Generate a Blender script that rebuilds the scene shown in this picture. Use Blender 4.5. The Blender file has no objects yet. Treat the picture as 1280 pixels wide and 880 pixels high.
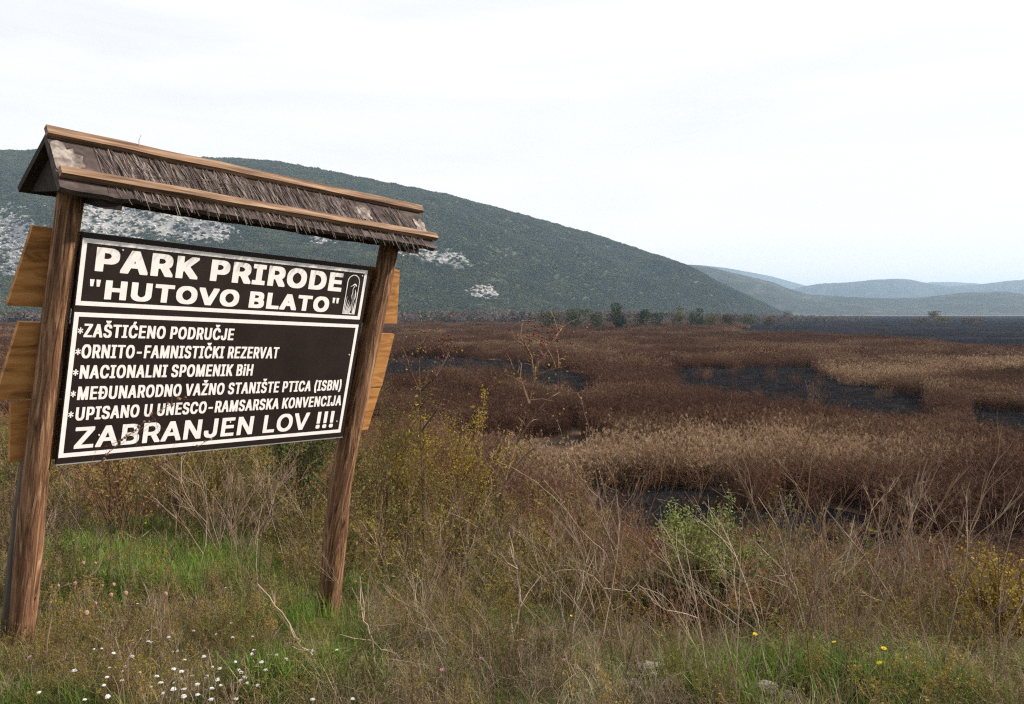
import bpy, bmesh, math, random
import numpy as np
from mathutils import Matrix, Vector, noise as mnoise

scene = bpy.context.scene
COL = scene.collection
R = math.radians
EYE = 6.0                       # camera height above the marsh

# ------------------------------------------------------------------ camera
F_PX = 960.0                    # focal length in pixels of a 1280 px wide frame
PITCH = math.atan((440 - 391) / F_PX)
cam_d = bpy.data.cameras.new('camera')
cam_d.sensor_width = 36
cam_d.lens = 36 * F_PX / 1280
cam_d.clip_start = 0.05
cam_d.clip_end = 60000
cam = bpy.data.objects.new('camera', cam_d)
cam.location = (0, 0, EYE)
cam.rotation_euler = (R(90) - PITCH, 0, 0)
COL.objects.link(cam)
scene.camera = cam

# ------------------------------------------------------------------ sky and sun
SUN_EL, SUN_AZ = R(29), R(78)   # azimuth clockwise from +Y: to the right and a little ahead
world = bpy.data.worlds.new('World')
scene.world = world
world.use_nodes = True
nt = world.node_tree
nt.nodes.clear()
wo = nt.nodes.new('ShaderNodeOutputWorld')
bg = nt.nodes.new('ShaderNodeBackground')
bg.inputs['Strength'].default_value = 0.1
sky = nt.nodes.new('ShaderNodeTexSky')
sky.sky_type = 'NISHITA'
sky.sun_disc = False
sky.sun_elevation = SUN_EL
sky.sun_rotation = SUN_AZ
sky.air_density = 1.0
sky.dust_density = 1.5
tc = nt.nodes.new('ShaderNodeTexCoord')
mp = nt.nodes.new('ShaderNodeMapping')
mp.inputs['Scale'].default_value = (1.3, 1.3, 9.0)
mp.inputs['Rotation'].default_value = (0.06, -0.05, 0.3)
nz = nt.nodes.new('ShaderNodeTexNoise')
nz.inputs['Scale'].default_value = 1.7
nz.inputs['Detail'].default_value = 7
nz.inputs['Roughness'].default_value = 0.55
nz.inputs['Distortion'].default_value = 0.6
ramp = nt.nodes.new('ShaderNodeValToRGB')
ramp.color_ramp.elements[0].position = 0.30
ramp.color_ramp.elements[0].color = (0.84, 0.84, 0.84, 1)
ramp.color_ramp.elements[1].position = 0.60
ramp.color_ramp.elements[1].color = (1, 1, 1, 1)
mix = nt.nodes.new('ShaderNodeMix')
mix.data_type = 'RGBA'
# bright thin overcast, whitest low down
sep = nt.nodes.new('ShaderNodeSeparateXYZ')
hz = nt.nodes.new('ShaderNodeMapRange'); hz.inputs[1].default_value = 0.0; hz.inputs[2].default_value = 0.22; hz.clamp = True
cl = nt.nodes.new('ShaderNodeMix'); cl.data_type = 'RGBA'
cl.inputs[6].default_value = (8.5, 8.05, 7.6, 1)
cl.inputs[7].default_value = (7.15, 7.1, 7.05, 1)
nt.links.new(tc.outputs['Generated'], sep.inputs[0]); nt.links.new(sep.outputs['Z'], hz.inputs[0])
nt.links.new(hz.outputs[0], cl.inputs[0]); nt.links.new(cl.outputs[2], mix.inputs[7])
L = nt.links.new
L(tc.outputs['Generated'], mp.inputs['Vector'])
L(mp.outputs['Vector'], nz.inputs['Vector'])
L(nz.outputs['Fac'], ramp.inputs['Fac'])
L(ramp.outputs['Color'], mix.inputs[0])
L(sky.outputs['Color'], mix.inputs[6])
L(mix.outputs[2], bg.inputs['Color'])
L(bg.outputs['Background'], wo.inputs['Surface'])

sun_d = bpy.data.lights.new('sun', 'SUN')
sun_d.energy = 5.0
sun_d.angle = R(1.5)
sun_d.color = (1.0, 0.89, 0.74)
sun = bpy.data.objects.new('sun', sun_d)
sdir = Vector((math.sin(SUN_AZ) * math.cos(SUN_EL), math.cos(SUN_AZ) * math.cos(SUN_EL), math.sin(SUN_EL)))
sun.rotation_euler = sdir.to_track_quat('Z', 'Y').to_euler()
sun.location = (30, 10, 40)
COL.objects.link(sun)

scene.view_settings.view_transform = 'Standard'
scene.view_settings.look = 'None'
scene.view_settings.exposure = 0.60
scene.view_settings.gamma = 1.0
scene.view_settings.use_curve_mapping = False
scene.cycles.use_denoising = False
scene.cycles.use_adaptive_sampling = False
scene.cycles.pixel_filter_type = 'BLACKMAN_HARRIS'
scene.cycles.filter_width = 1.25
scene.cycles.max_bounces = 5
scene.cycles.diffuse_bounces = 3
scene.cycles.glossy_bounces = 2
scene.cycles.transmission_bounces = 3
scene.cycles.volume_bounces = 0
scene.cycles.transparent_max_bounces = 4
scene.cycles.use_fast_gi = False
scene.cycles.caustics_reflective = False
scene.cycles.caustics_refractive = False

# ------------------------------------------------------------------ helpers
def setp(o, label=None, cat=None, group=None, kind=None):
    if label: o['label'] = label
    if cat: o['category'] = cat
    if group: o['group'] = group
    if kind: o['kind'] = kind
    return o

def empty(name, loc, label, cat, group=None):
    o = bpy.data.objects.new(name, None)
    o.location = loc
    o.empty_display_size = 0.1
    COL.objects.link(o)
    return setp(o, label, cat, group)

class MB:
    """collects shapes and links them as one mesh object"""
    def __init__(s):
        s.v, s.f, s.m = [], [], []
    def add(s, verts, faces, mat=0):
        b = len(s.v)
        s.v.extend([tuple(q) for q in verts])
        s.f.extend([tuple(i + b for i in f) for f in faces])
        s.m.extend([mat] * len(faces))
    def box(s, lo, hi, mat=0, M=None):
        x0, y0, z0 = lo; x1, y1, z1 = hi
        v = [Vector(q) for q in ((x0,y0,z0),(x1,y0,z0),(x1,y1,z0),(x0,y1,z0),(x0,y0,z1),(x1,y0,z1),(x1,y1,z1),(x0,y1,z1))]
        if M is not None: v = [M @ q for q in v]
        s.add(v, [(0,3,2,1),(4,5,6,7),(0,1,5,4),(1,2,6,5),(2,3,7,6),(3,0,4,7)], mat)
    def tube(s, pts, radii, sides=4, mat=0, caps=False):
        pts = [Vector(p) for p in pts]
        n = len(pts)
        vs = []
        for i, p in enumerate(pts):
            d = (pts[min(i+1, n-1)] - pts[max(i-1, 0)])
            if d.length < 1e-9: d = Vector((0,0,1))
            d.normalize()
            a = d.orthogonal().normalized() if abs(d.z) > 0.95 else d.cross(Vector((0,0,1))).normalized()
            b = d.cross(a)
            for k in range(sides):
                t = 2 * math.pi * k / sides
                vs.append(p + (a * math.cos(t) + b * math.sin(t)) * radii[i])
        fs = []
        for i in range(n - 1):
            for k in range(sides):
                k2 = (k + 1) % sides
                fs.append((i*sides+k, i*sides+k2, (i+1)*sides+k2, (i+1)*sides+k))
        if caps:
            fs.append(tuple(range(sides))[::-1]); fs.append(tuple((n-1)*sides + k for k in range(sides)))
        s.add(vs, fs, mat)
    def ribbon(s, pts, w, side, mat=0):
        """tapering flat blade along pts, half-width vector side"""
        side = Vector(side)
        vs, fs = [], []
        n = len(pts)
        for i, p in enumerate(pts[:-1]):
            f = w * (1 - 0.75 * (i / (n - 1)))
            vs += [Vector(p) - side * f, Vector(p) + side * f]
        vs.append(Vector(pts[-1]))
        for i in range(n - 2):
            fs.append((2*i, 2*i+1, 2*i+3, 2*i+2))
        fs.append((2*(n-2), 2*(n-2)+1, 2*(n-1)))
        s.add(vs, fs, mat)
    def leaf(s, p, d, nrm, ln, wd, mat=0):
        p, d, nrm = Vector(p), Vector(d).normalized(), Vector(nrm)
        sd = d.cross(nrm)
        if sd.length < 1e-6: sd = d.orthogonal()
        sd.normalize()
        s.add([p, p + d*ln*0.45 + sd*wd*0.5, p + d*ln, p + d*ln*0.45 - sd*wd*0.5], [(0,1,2,3)], mat)
    def blob(s, c, r, mat=0, rng=random, sub=1, jit=0.12):
        bm = bmesh.new()
        bmesh.ops.create_icosphere(bm, subdivisions=sub, radius=1)
        rr = r if hasattr(r, '__len__') else (r, r, r)
        vs = [Vector(c) + Vector((v.co.x*rr[0], v.co.y*rr[1], v.co.z*rr[2])) * (1 + rng.uniform(-jit, jit)) for v in bm.verts]
        fs = [[v.index for v in f.verts] for f in bm.faces]
        bm.free()
        s.add(vs, fs, mat)
    def mesh(s, name, mats, smooth=False):
        me = bpy.data.meshes.new(name)
        me.from_pydata(s.v, [], s.f)
        for m in mats: me.materials.append(m)
        me.polygons.foreach_set('material_index', s.m)
        if smooth: me.polygons.foreach_set('use_smooth', [True] * len(s.f))
        me.update()
        return me
    def build(s, name, mats, parent=None, smooth=False):
        if not isinstance(mats, (list, tuple)): mats = [mats]
        o = bpy.data.objects.new(name, s.mesh(name, mats, smooth))
        COL.objects.link(o)
        if parent is not None: o.parent = parent
        return o

# ---- materials
def mat(name, c1, c2=None, c3=None, scale=8, rough=0.85, stretch=(1,1,1), coord='Object', spec=0.25, transl=0.0,
        bump=0.0, tint=False, per_object=0.0, detail=5, lo=0.35, hi=0.65, bump_scale=None, dist=0.0):
    m = bpy.data.materials.new(name)
    m.use_nodes = True
    t = m.node_tree
    t.nodes.clear()
    out = t.nodes.new('ShaderNodeOutputMaterial')
    p = t.nodes.new('ShaderNodeBsdfPrincipled')
    p.inputs['Roughness'].default_value = rough
    p.inputs['Specular IOR Level'].default_value = spec
    col = None
    if c2 is None:
        p.inputs['Base Color'].default_value = (*c1, 1)
        rgb = t.nodes.new('ShaderNodeRGB'); rgb.outputs[0].default_value = (*c1, 1); col = rgb.outputs[0]
    else:
        if coord == 'Object':
            vec = t.nodes.new('ShaderNodeTexCoord').outputs['Object']
        elif coord == 'World':
            vec = t.nodes.new('ShaderNodeNewGeometry').outputs['Position']
        elif coord == 'Place':
            vec = t.nodes.new('ShaderNodeObjectInfo').outputs['Location']
        mp = t.nodes.new('ShaderNodeMapping'); mp.inputs['Scale'].default_value = stretch
        t.links.new(vec, mp.inputs['Vector'])
        n = t.nodes.new('ShaderNodeTexNoise')
        n.inputs['Scale'].default_value = scale; n.inputs['Detail'].default_value = detail; n.inputs['Roughness'].default_value = 0.62
        n.inputs['Distortion'].default_value = dist
        t.links.new(mp.outputs[0], n.inputs['Vector'])
        r = t.nodes.new('ShaderNodeValToRGB')
        r.color_ramp.elements[0].position = lo; r.color_ramp.elements[0].color = (*c1, 1)
        r.color_ramp.elements[1].position = hi; r.color_ramp.elements[1].color = (*(c3 or c2), 1)
        if c3:
            e = r.color_ramp.elements.new((lo + hi) / 2); e.color = (*c2, 1)
        fac = n.outputs['Fac']
        if per_object > 0:
            oi = t.nodes.new('ShaderNodeObjectInfo')
            ma = t.nodes.new('ShaderNodeMath'); ma.operation = 'MULTIPLY_ADD'
            t.links.new(oi.outputs['Random'], ma.inputs[0]); ma.inputs[1].default_value = per_object
            sb = t.nodes.new('ShaderNodeMath'); sb.operation = 'SUBTRACT'; sb.inputs[1].default_value = per_object / 2
            t.links.new(fac, sb.inputs[0])
            t.links.new(sb.outputs[0], ma.inputs[2])
            fac = ma.outputs[0]
        if tint:
            ta = t.nodes.new('ShaderNodeAttribute'); ta.attribute_type = 'INSTANCER'; ta.attribute_name = 'tint'
            tm = t.nodes.new('ShaderNodeMath'); tm.operation = 'ADD'
            t.links.new(fac, tm.inputs[0]); t.links.new(ta.outputs['Fac'], tm.inputs[1]); fac = tm.outputs[0]
        t.links.new(fac, r.inputs['Fac'])
        col = r.outputs['Color']
        t.links.new(col, p.inputs['Base Color'])
        if bump > 0:
            b = t.nodes.new('ShaderNodeBump'); b.inputs['Strength'].default_value = bump; b.inputs['Distance'].default_value = bump_scale or 0.02
            t.links.new(n.outputs['Fac'], b.inputs['Height']); t.links.new(b.outputs[0], p.inputs['Normal'])
    if transl > 0:
        tr = t.nodes.new('ShaderNodeBsdfTranslucent')
        t.links.new(col, tr.inputs['Color'])
        mx = t.nodes.new('ShaderNodeMixShader'); mx.inputs[0].default_value = transl
        t.links.new(p.outputs[0], mx.inputs[1]); t.links.new(tr.outputs[0], mx.inputs[2])
        t.links.new(mx.outputs[0], out.inputs['Surface'])
    else:
        t.links.new(p.outputs[0], out.inputs['Surface'])
    return m

M = {}
M['post'] = mat('log_wood', (0.042,0.021,0.013), (0.17,0.084,0.044), (0.36,0.22,0.13), scale=3.4, stretch=(11,0.8,11), rough=0.8, bump=0.9, lo=0.36, hi=0.67, dist=1.4, detail=9)
M['plank'] = mat('plank_wood', (0.17,0.075,0.022), (0.33,0.15,0.045), (0.43,0.22,0.08), scale=2.0, stretch=(1.6,9,9), rough=0.75, bump=0.35, bump_scale=0.006, dist=1.2)
M['batten'] = mat('batten_wood', (0.075,0.042,0.028), (0.20,0.122,0.077), (0.34,0.24,0.165), scale=3.0, stretch=(1.0,20,20), lo=0.36, hi=0.68, rough=0.8, bump=0.4, bump_scale=0.005)
M['dark_wood'] = mat('dark_wood', (0.012,0.009,0.008), (0.035,0.026,0.022), scale=4, stretch=(2,12,12), rough=0.9, bump=0.4, bump_scale=0.006)
M['felt'] = mat('roofing_felt', (0.03,0.022,0.022), (0.062,0.047,0.046), (0.11,0.085,0.08), scale=9, stretch=(1,2,2), rough=0.92, bump=0.3, bump_scale=0.004)
M['pale_patch'] = mat('weathered_patch', (0.07,0.055,0.05), (0.16,0.135,0.125), (0.33,0.29,0.27), scale=20, rough=0.95, bump=0.4, bump_scale=0.004)
M['thatch'] = mat('grey_thatch', (0.075,0.055,0.05), (0.20,0.16,0.145), (0.46,0.40,0.375), scale=70, stretch=(1,0.05,0.05), rough=0.9)
M['board'] = mat('board_paint', (0.0125,0.0075,0.0075), (0.019,0.012,0.012), scale=5, rough=0.42, spec=0.35)
M['white'] = mat('white_paint', (0.70,0.68,0.70), (0.78,0.76,0.78), scale=25, rough=0.6)
M['edge'] = mat('board_edge_grey', (0.20,0.20,0.20), (0.30,0.30,0.29), scale=30, rough=0.6)
M['screw'] = mat('screw_head', (0.75,0.75,0.74), rough=0.5)
M['grey_post'] = mat('weathered_grey_wood', (0.06,0.048,0.04), (0.13,0.11,0.097), scale=3, stretch=(12,1,12), rough=0.9, bump=0.5, bump_scale=0.006)

# ------------------------------------------------------------------ ground
def smooth_interp(v, tab):
    xs = [a for a, b in tab]; ys = [b for a, b in tab]
    return np.interp(v, xs, ys)
ZT = [(-60,5.2),(-10,4.75),(2,4.52),(3.0,4.42),(3.4,4.31),(4.64,3.84),(6,3.25),(8,2.4),(11,1.4),(14,0.6),(16.5,0.15),(18.5,-0.02),(60,-0.02),(1e6,-0.02)]
KT = [(-40,2.9),(-6,2.6),(-2.6,2.1),(-1.28,1.42),(0,1.27),(3,1.08),(8,1.0),(60,0.95)]
def ground_z(x, y):
    k = smooth_interp(x, KT)
    s = 3.0 + (y - 3.0) / np.where(np.asarray(y) > 3.0, k, 1.0)
    z = smooth_interp(s, ZT)
    fade = np.clip(z / 1.5, 0, 1)
    return z + fade * 0.045 * (np.sin(x*2.1 + y*0.7) * np.sin(y*1.7 - x*0.5) + 0.6*np.sin(x*4.7+1)*np.sin(y*3.9))
def gz(x, y): return float(ground_z(np.float64(x), np.float64(y)))

def ray(px, py):
    """direction of a photo pixel (1280x880) in the world; y forward component = 1"""
    d = Vector(((px - 640) / F_PX, (440 - py) / F_PX, 1.0))
    cp, sp = math.cos(PITCH), math.sin(PITCH)
    w = Vector((d.x, d.z*cp + d.y*sp, d.y*cp - d.z*sp))
    return w / w.y
def at(px, py, depth):
    return Vector((0, 0, EYE)) + ray(px, py) * depth
def on_ground(px, py, dmax=400):
    w = ray(px, py)
    lo, d = 1.5, 1.5
    while d < dmax:
        p = Vector((0,0,EYE)) + w * d
        if p.z < gz(p.x, p.y):
            a, b = lo, d
            for _ in range(20):
                c = (a + b) / 2
                q = Vector((0,0,EYE)) + w * c
                if q.z < gz(q.x, q.y): b = c
                else: a = c
            return Vector((0,0,EYE)) + w * b
        lo = d; d *= 1.03
    return Vector((0,0,EYE)) + w * dmax
def marsh(px, py, h=0.0):
    """point on the marsh plane whose h-metre tall growth tops out at this pixel"""
    w = ray(px, py)
    d = (EYE - h) / max(1e-4, -w.z)
    return (w.x * d, d)

def grow_axis(near_lo, near_hi, step, far_lo, far_hi, g=1.25):
    a = list(np.arange(near_lo, near_hi + 1e-6, step))
    s = step; v = a[-1]
    while v < far_hi:
        s *= g; v = min(v + s, far_hi); a.append(v)
    s = step; v = a[0]; b = []
    while v > far_lo:
        s *= g; v = max(v - s, far_lo); b.append(v)
    return np.array(b[::-1] + a)
def grid_mesh(X, Y, Z):
    ny, nx = X.shape
    me = bpy.data.meshes.new('grid')
    co = np.stack([X, Y, Z], -1).reshape(-1, 3).astype(np.float32)
    i = np.arange(ny*nx).reshape(ny, nx)
    q = np.stack([i[:-1,:-1], i[:-1,1:], i[1:,1:], i[1:,:-1]], -1).reshape(-1, 4)
    me.vertices.add(len(co)); me.vertices.foreach_set('co', co.ravel())
    me.loops.add(q.size); me.loops.foreach_set('vertex_index', q.ravel().astype(np.int32))
    me.polygons.add(len(q)); me.polygons.foreach_set('loop_start', (np.arange(len(q))*4).astype(np.int32))
    me.polygons.foreach_set('loop_total', np.full(len(q), 4, np.int32))
    me.polygons.foreach_set('use_smooth', np.ones(len(q), bool))
    me.update(calc_edges=True)
    return me

gx = grow_axis(-14, 18, 0.25, -8500, 8500)
gy = grow_axis(-4, 26, 0.25, -60, 8900)
GX, GY = np.meshgrid(gx, gy)
GZ = ground_z(GX, GY)
me = grid_mesh(GX, GY, GZ)
def ground_material():
    m = bpy.data.materials.new('ground_soil'); m.use_nodes = True
    t = m.node_tree; p = t.nodes['Principled BSDF']
    p.inputs['Roughness'].default_value = 0.95; p.inputs['Specular IOR Level'].default_value = 0.1
    geo = t.nodes.new('ShaderNodeNewGeometry')
    def noise(sc, det=6):
        n = t.nodes.new('ShaderNodeTexNoise'); n.inputs['Scale'].default_value = sc; n.inputs['Detail'].default_value = det
        t.links.new(geo.outputs['Position'], n.inputs['Vector']); return n.outputs['Fac']
    def ramp(fac, stops):
        r = t.nodes.new('ShaderNodeValToRGB')
        e = r.color_ramp.elements
        e[0].position, e[0].color = stops[0][0], (*stops[0][1], 1)
        e[1].position, e[1].color = stops[-1][0], (*stops[-1][1], 1)
        for pos, c in stops[1:-1]:
            k = e.new(pos); k.color = (*c, 1)
        t.links.new(fac, r.inputs['Fac']); return r.outputs['Color']
    soil = ramp(noise(5.0, 8), [(0.3,(0.045,0.033,0.02)),(0.5,(0.085,0.065,0.04)),(0.68,(0.12,0.10,0.065))])
    green = ramp(noise(9.0, 6), [(0.35,(0.04,0.06,0.015)),(0.65,(0.09,0.115,0.035))])
    peat = ramp(noise(0.35, 8), [(0.34,(0.03,0.02,0.016)),(0.5,(0.07,0.043,0.03)),(0.68,(0.15,0.10,0.065))])
    gm = t.nodes.new('ShaderNodeMix'); gm.data_type = 'RGBA'
    mr = t.nodes.new('ShaderNodeMapRange'); mr.inputs[1].default_value = 0.47; mr.inputs[2].default_value = 0.6
    t.links.new(noise(0.9, 3), mr.inputs[0]); t.links.new(mr.outputs[0], gm.inputs[0])
    t.links.new(soil, gm.inputs[6]); t.links.new(green, gm.inputs[7])
    sx = t.nodes.new('ShaderNodeSeparateXYZ'); t.links.new(geo.outputs['Position'], sx.inputs[0])
    mz = t.nodes.new('ShaderNodeMapRange'); mz.inputs[1].default_value = 0.2; mz.inputs[2].default_value = 1.6
    t.links.new(sx.outputs['Z'], mz.inputs[0])
    fm = t.nodes.new('ShaderNodeMix'); fm.data_type = 'RGBA'
    t.links.new(mz.outputs[0], fm.inputs[0]); t.links.new(peat, fm.inputs[6]); t.links.new(gm.outputs[2], fm.inputs[7])
    t.links.new(fm.outputs[2], p.inputs['Base Color'])
    return m
me.materials.append(ground_material())
ground = bpy.data.objects.new('ground', me); COL.objects.link(ground)
setp(ground, kind='structure')

# flat sheets lying on the marsh: black burnt peat of the pools and the burnt field
M['peat'] = mat('wet_black_peat', (0.008,0.0075,0.008), (0.014,0.0132,0.0138), (0.028,0.022,0.019), scale=0.7, coord='World', lo=0.36, hi=0.72, rough=1.0, spec=0.0, detail=8)
M['burnt'] = mat('burnt_ground', (0.013,0.014,0.019), (0.021,0.022,0.029), (0.055,0.043,0.036), scale=0.03, stretch=(0.5,1.6,1), coord='World', rough=1.0, spec=0.0, detail=9, lo=0.38, hi=0.76)
M['far_reed'] = mat('far_reed_bed', (0.11,0.08,0.06), (0.20,0.155,0.12), scale=0.01, coord='World', rough=0.95, spec=0.1)
def sheet(name, pts, z, m):
    bm = bmesh.new()
    f = bm.faces.new([bm.verts.new((x, y, z)) for x, y in pts])
    bmesh.ops.triangulate(bm, faces=[f])
    bmesh.ops.recalc_face_normals(bm, faces=bm.faces[:])
    me = bpy.data.meshes.new(name); bm.to_mesh(me); bm.free()
    if sum(p.normal.z for p in me.polygons) < 0: me.flip_normals()
    me.materials.append(m)
    o = bpy.data.objects.new(name, me); COL.objects.link(o)
    return setp(o, kind='structure')
def pool_poly(far, near, h=1.5):
    return [marsh(*q) for q in far] + [marsh(*q, h) for q in near]
POOLS = [
  pool_poly([(455,444),(520,446),(600,449),(646,452),(690,461),(742,468),(752,478)], [(735,490),(712,480),(650,463),(600,462),(520,462),(455,462)], 1.6),
  pool_poly([(828,470),(850,460),(905,460),(945,458),(1030,458),(1034,470),(1060,481),(1105,480),(1110,488),(1165,498)],
            [(1172,504),(1085,502),(1020,500),(975,496),(920,484),(850,475)], 1.4),
  pool_poly([(1200,508),(1240,513),(1330,524)], [(1330,536),(1260,525),(1205,514)], 1.5),
  [marsh(*q) for q in [(755,604),(800,603),(850,606),(905,616),(960,625),(1010,630),(1060,640),(1115,652),(1175,664),(1330,684)]] + [(22,14.6),(12,15.0),(8.5,16.2),(5,18.0),(3.2,20.5),(2.6,23.5)],
]
for P in POOLS: sheet('bog_pool', P, 0.012, M['peat'])
BURNT = [(66,235),(61,200),(69,184),(73,152),(74,123),(73,105),(140,90),(420,75),(1900,300),(1900,1500),(420,1450),(250,900),(170,600),(100,330)]
sheet('burnt_field', BURNT, 0.03, M['burnt'])
sheet('far_reed_bed', [(460,1600),(1500,1560),(1600,1800),(560,1850)], 0.04, M['far_reed'])

def inside(x, y, poly):
    x, y = np.asarray(x), np.asarray(y)
    r = np.zeros(x.shape, bool)
    n = len(poly)
    for i in range(n):
        x0, y0 = poly[i]; x1, y1 = poly[(i+1) % n]
        c = ((y0 > y) != (y1 > y)) & (x < (x1 - x0) * (y - y0) / ((y1 - y0) if abs(y1 - y0) > 1e-9 else 1e-9) + x0)
        r ^= c
    return r

# ------------------------------------------------------------------ hills
def fbm2(x, y, sc, octv=4, seed=0.0):
    out = np.empty(x.shape)
    fx, fy = (x*sc).ravel(), (y*sc).ravel(); o = out.ravel()
    for i in range(len(fx)):
        o[i] = mnoise.fractal(Vector((fx[i], fy[i], seed)), 0.9, 2.0, octv)
    return o.reshape(x.shape)

SKY_MAIN = [(-1400,385),(-1000,330),(-700,270),(-400,215),(-150,194),(0,192),(60,190),(150,194),(230,199),(300,201),(350,205),(420,218),(545,243),(640,267),(700,283),(750,297),(800,314),(840,327),(870,340),(900,355),(940,373),(975,389.5),(1000,391.4)]
def hill(name, sky, base, ridge, back, px0, px1, ncol, nrow, rough, m, seed, power=1.0):
    pxs = np.linspace(px0, px1, ncol)
    ys = np.interp(pxs, [a for a, b in sky], [b for a, b in sky])
    el = (391 - ys) / F_PX                    # tangent of elevation at depth 1
    tx = (pxs - 640) / F_PX
    H = np.maximum(EYE + el * np.interp(pxs, *zip(*ridge)), -2.0)
    dB = np.interp(pxs, *zip(*base)); dR = np.interp(pxs, *zip(*ridge)); dK = np.interp(pxs, *zip(*back))
    tf = np.linspace(0, 1, nrow); tb = np.linspace(0, 1, nrow // 3)[1:]
    D = np.concatenate([dB[None] + (dR - dB)[None] * tf[:, None], dR[None] + (dK - dR)[None] * tb[:, None]])
    pf = np.concatenate([(tf ** 1.15) * (1 + 0.22 * np.sin(tf * math.pi)), 1 - tb ** 1.6])
    Z = pf[:, None] * (H[None] + 3) - 3
    X = D * tx[None]
    rel = np.concatenate([np.sin(tf * math.pi), np.sin(tb * math.pi)])[:, None]
    hs = np.clip(H / 120, 0, 1)[None]
    Z = Z + rel * hs * rough * fbm2(X, D, 1 / 260.0, 5, seed) + hs * 0.07 * rough * np.clip(pf[:, None], 0, 1) * fbm2(X, D, 1 / 30.0, 3, seed + 5)
    me = grid_mesh(X, D, Z)
    me.materials.append(m)
    o = bpy.data.objects.new(name, me); COL.objects.link(o)
    setp(o, kind='structure')
    return o, pxs, D, X, Z

ROCKS = [  # px, py, half-width, half-height of the bare limestone patches on the hill
 (10,300,42,30,1.0),(28,330,26,18,0.9),(150,275,42,22,1.0),(205,268,36,24,1.0),(250,288,36,16,0.9),(262,275,22,12,0.7),(120,300,26,18,0.8),(402,297,14,7,0.8),(520,312,26,7,0.75),(556,322,24,8,0.8),
 (605,366,17,8,1.0),(575,334,10,4,0.6),(20,270,18,8,0.5),(330,280,14,5,0.5),(700,320,6,3,0.4),(870,352,7,2.5,0.45),(830,345,5,2,0.35),(470,290,10,4,0.4),(640,330,6,3,0.35),(60,255,14,5,0.4),(310,235,12,4,0.35)]
def rock_mask(px, py):
    r = np.zeros(px.shape)
    for cx, cy, a, b, s in ROCKS:
        d = ((px - cx) / (a*1.25)) ** 2 + ((py - cy) / (b*1.25)) ** 2
        r = np.maximum(r, s * np.exp(-d * 1.1))
    return r*1.25

def hill_material():
    m = bpy.data.materials.new('hillside_ground'); m.use_nodes = True
    t = m.node_tree; p = t.nodes['Principled BSDF']
    p.inputs['Roughness'].default_value = 0.95; p.inputs['Specular IOR Level'].default_value = 0.1
    geo = t.nodes.new('ShaderNodeNewGeometry')
    at_ = t.nodes.new('ShaderNodeAttribute'); at_.attribute_name = 'rock'
    n = t.nodes.new('ShaderNodeTexNoise'); n.inputs['Scale'].default_value = 0.06; n.inputs['Detail'].default_value = 9; n.inputs['Roughness'].default_value = 0.7
    t.links.new(geo.outputs['Position'], n.inputs['Vector'])
    r = t.nodes.new('ShaderNodeValToRGB'); e = r.color_ramp.elements
    e[0].position, e[0].color = 0.35, (0.035,0.05,0.022,1); e[1].position, e[1].color = 0.75, (0.085,0.09,0.045,1)
    t.links.new(n.outputs['Fac'], r.inputs['Fac'])
    n2 = t.nodes.new('ShaderNodeTexNoise'); n2.inputs['Scale'].default_value = 0.12; n2.inputs['Detail'].default_value = 8
    t.links.new(geo.outputs['Position'], n2.inputs['Vector'])
    r2 = t.nodes.new('ShaderNodeValToRGB'); e = r2.color_ramp.elements
    e[0].position, e[0].color = 0.3, (0.13,0.125,0.11,1); e[1].position, e[1].color = 0.65, (0.38,0.37,0.36,1)
    t.links.new(n2.outputs['Fac'], r2.inputs['Fac'])
    ad = t.nodes.new('ShaderNodeMath'); ad.operation = 'MULTIPLY_ADD'; ad.inputs[1].default_value = 0.9; 
    t.links.new(n.outputs['Fac'], ad.inputs[0]); t.links.new(at_.outputs['Fac'], ad.inputs[2])
    mr = t.nodes.new('ShaderNodeMapRange'); mr.inputs[1].default_value = 0.86; mr.inputs[2].default_value = 1.0
    t.links.new(ad.outputs[0], mr.inputs[0])
    mx = t.nodes.new('ShaderNodeMix'); mx.data_type = 'RGBA'
    t.links.new(mr.outputs[0], mx.inputs[0]); t.links.new(r.outputs[0], mx.inputs[6]); t.links.new(r2.outputs[0], mx.inputs[7])
    t.links.new(mx.outputs[2], p.inputs['Base Color'])
    return m
M['hill'] = hill_material()
BASE = [(-1400,1000),(0,820),(400,850),(700,950),(900,1250),(1000,1500)]
RIDGE = [(-1400,1700),(0,1500),(400,1550),(700,1620),(900,1640),(1000,1700)]
BACK = [(-1400,2400),(0,2300),(1000,2100)]
h1, hpx, HD, HX, HZ = hill('hillside', SKY_MAIN, BASE, RIDGE, BACK, -1400, 1000, 420, 110, 32, M['hill'], 1.0)
HPX = np.broadcast_to(hpx[None], HD.shape)
HPY = 391 - (HZ - EYE) / HD * F_PX
RM = rock_mask(HPX, HPY)
a_ = h1.data.attributes.new('rock', 'FLOAT', 'POINT'); a_.data.foreach_set('value', RM.ravel().astype(np.float32))
M['far_hill'] = mat('far_hill_scrub', (0.026,0.032,0.027), (0.040,0.046,0.038), (0.12,0.115,0.10), scale=0.012, coord='World', rough=0.95, spec=0.05, detail=9, lo=0.36, hi=0.78)
hill('hill', [(600,392),(800,345),(840,334),(862,331),(885,334),(910,340),(940,347),(965,353),(985,361),(1010,368),(1060,371),(1110,373),(1150,372),(1200,366),(1250,364),(1290,369),(1340,360),(1500,350),(1900,385)],
     [(600,1850),(1000,1900),(1900,2000)], [(600,2500),(1900,2600)], [(600,3400),(1900,3600)], 600, 1900, 200, 40, 26, M['far_hill'], 3.0)
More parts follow.
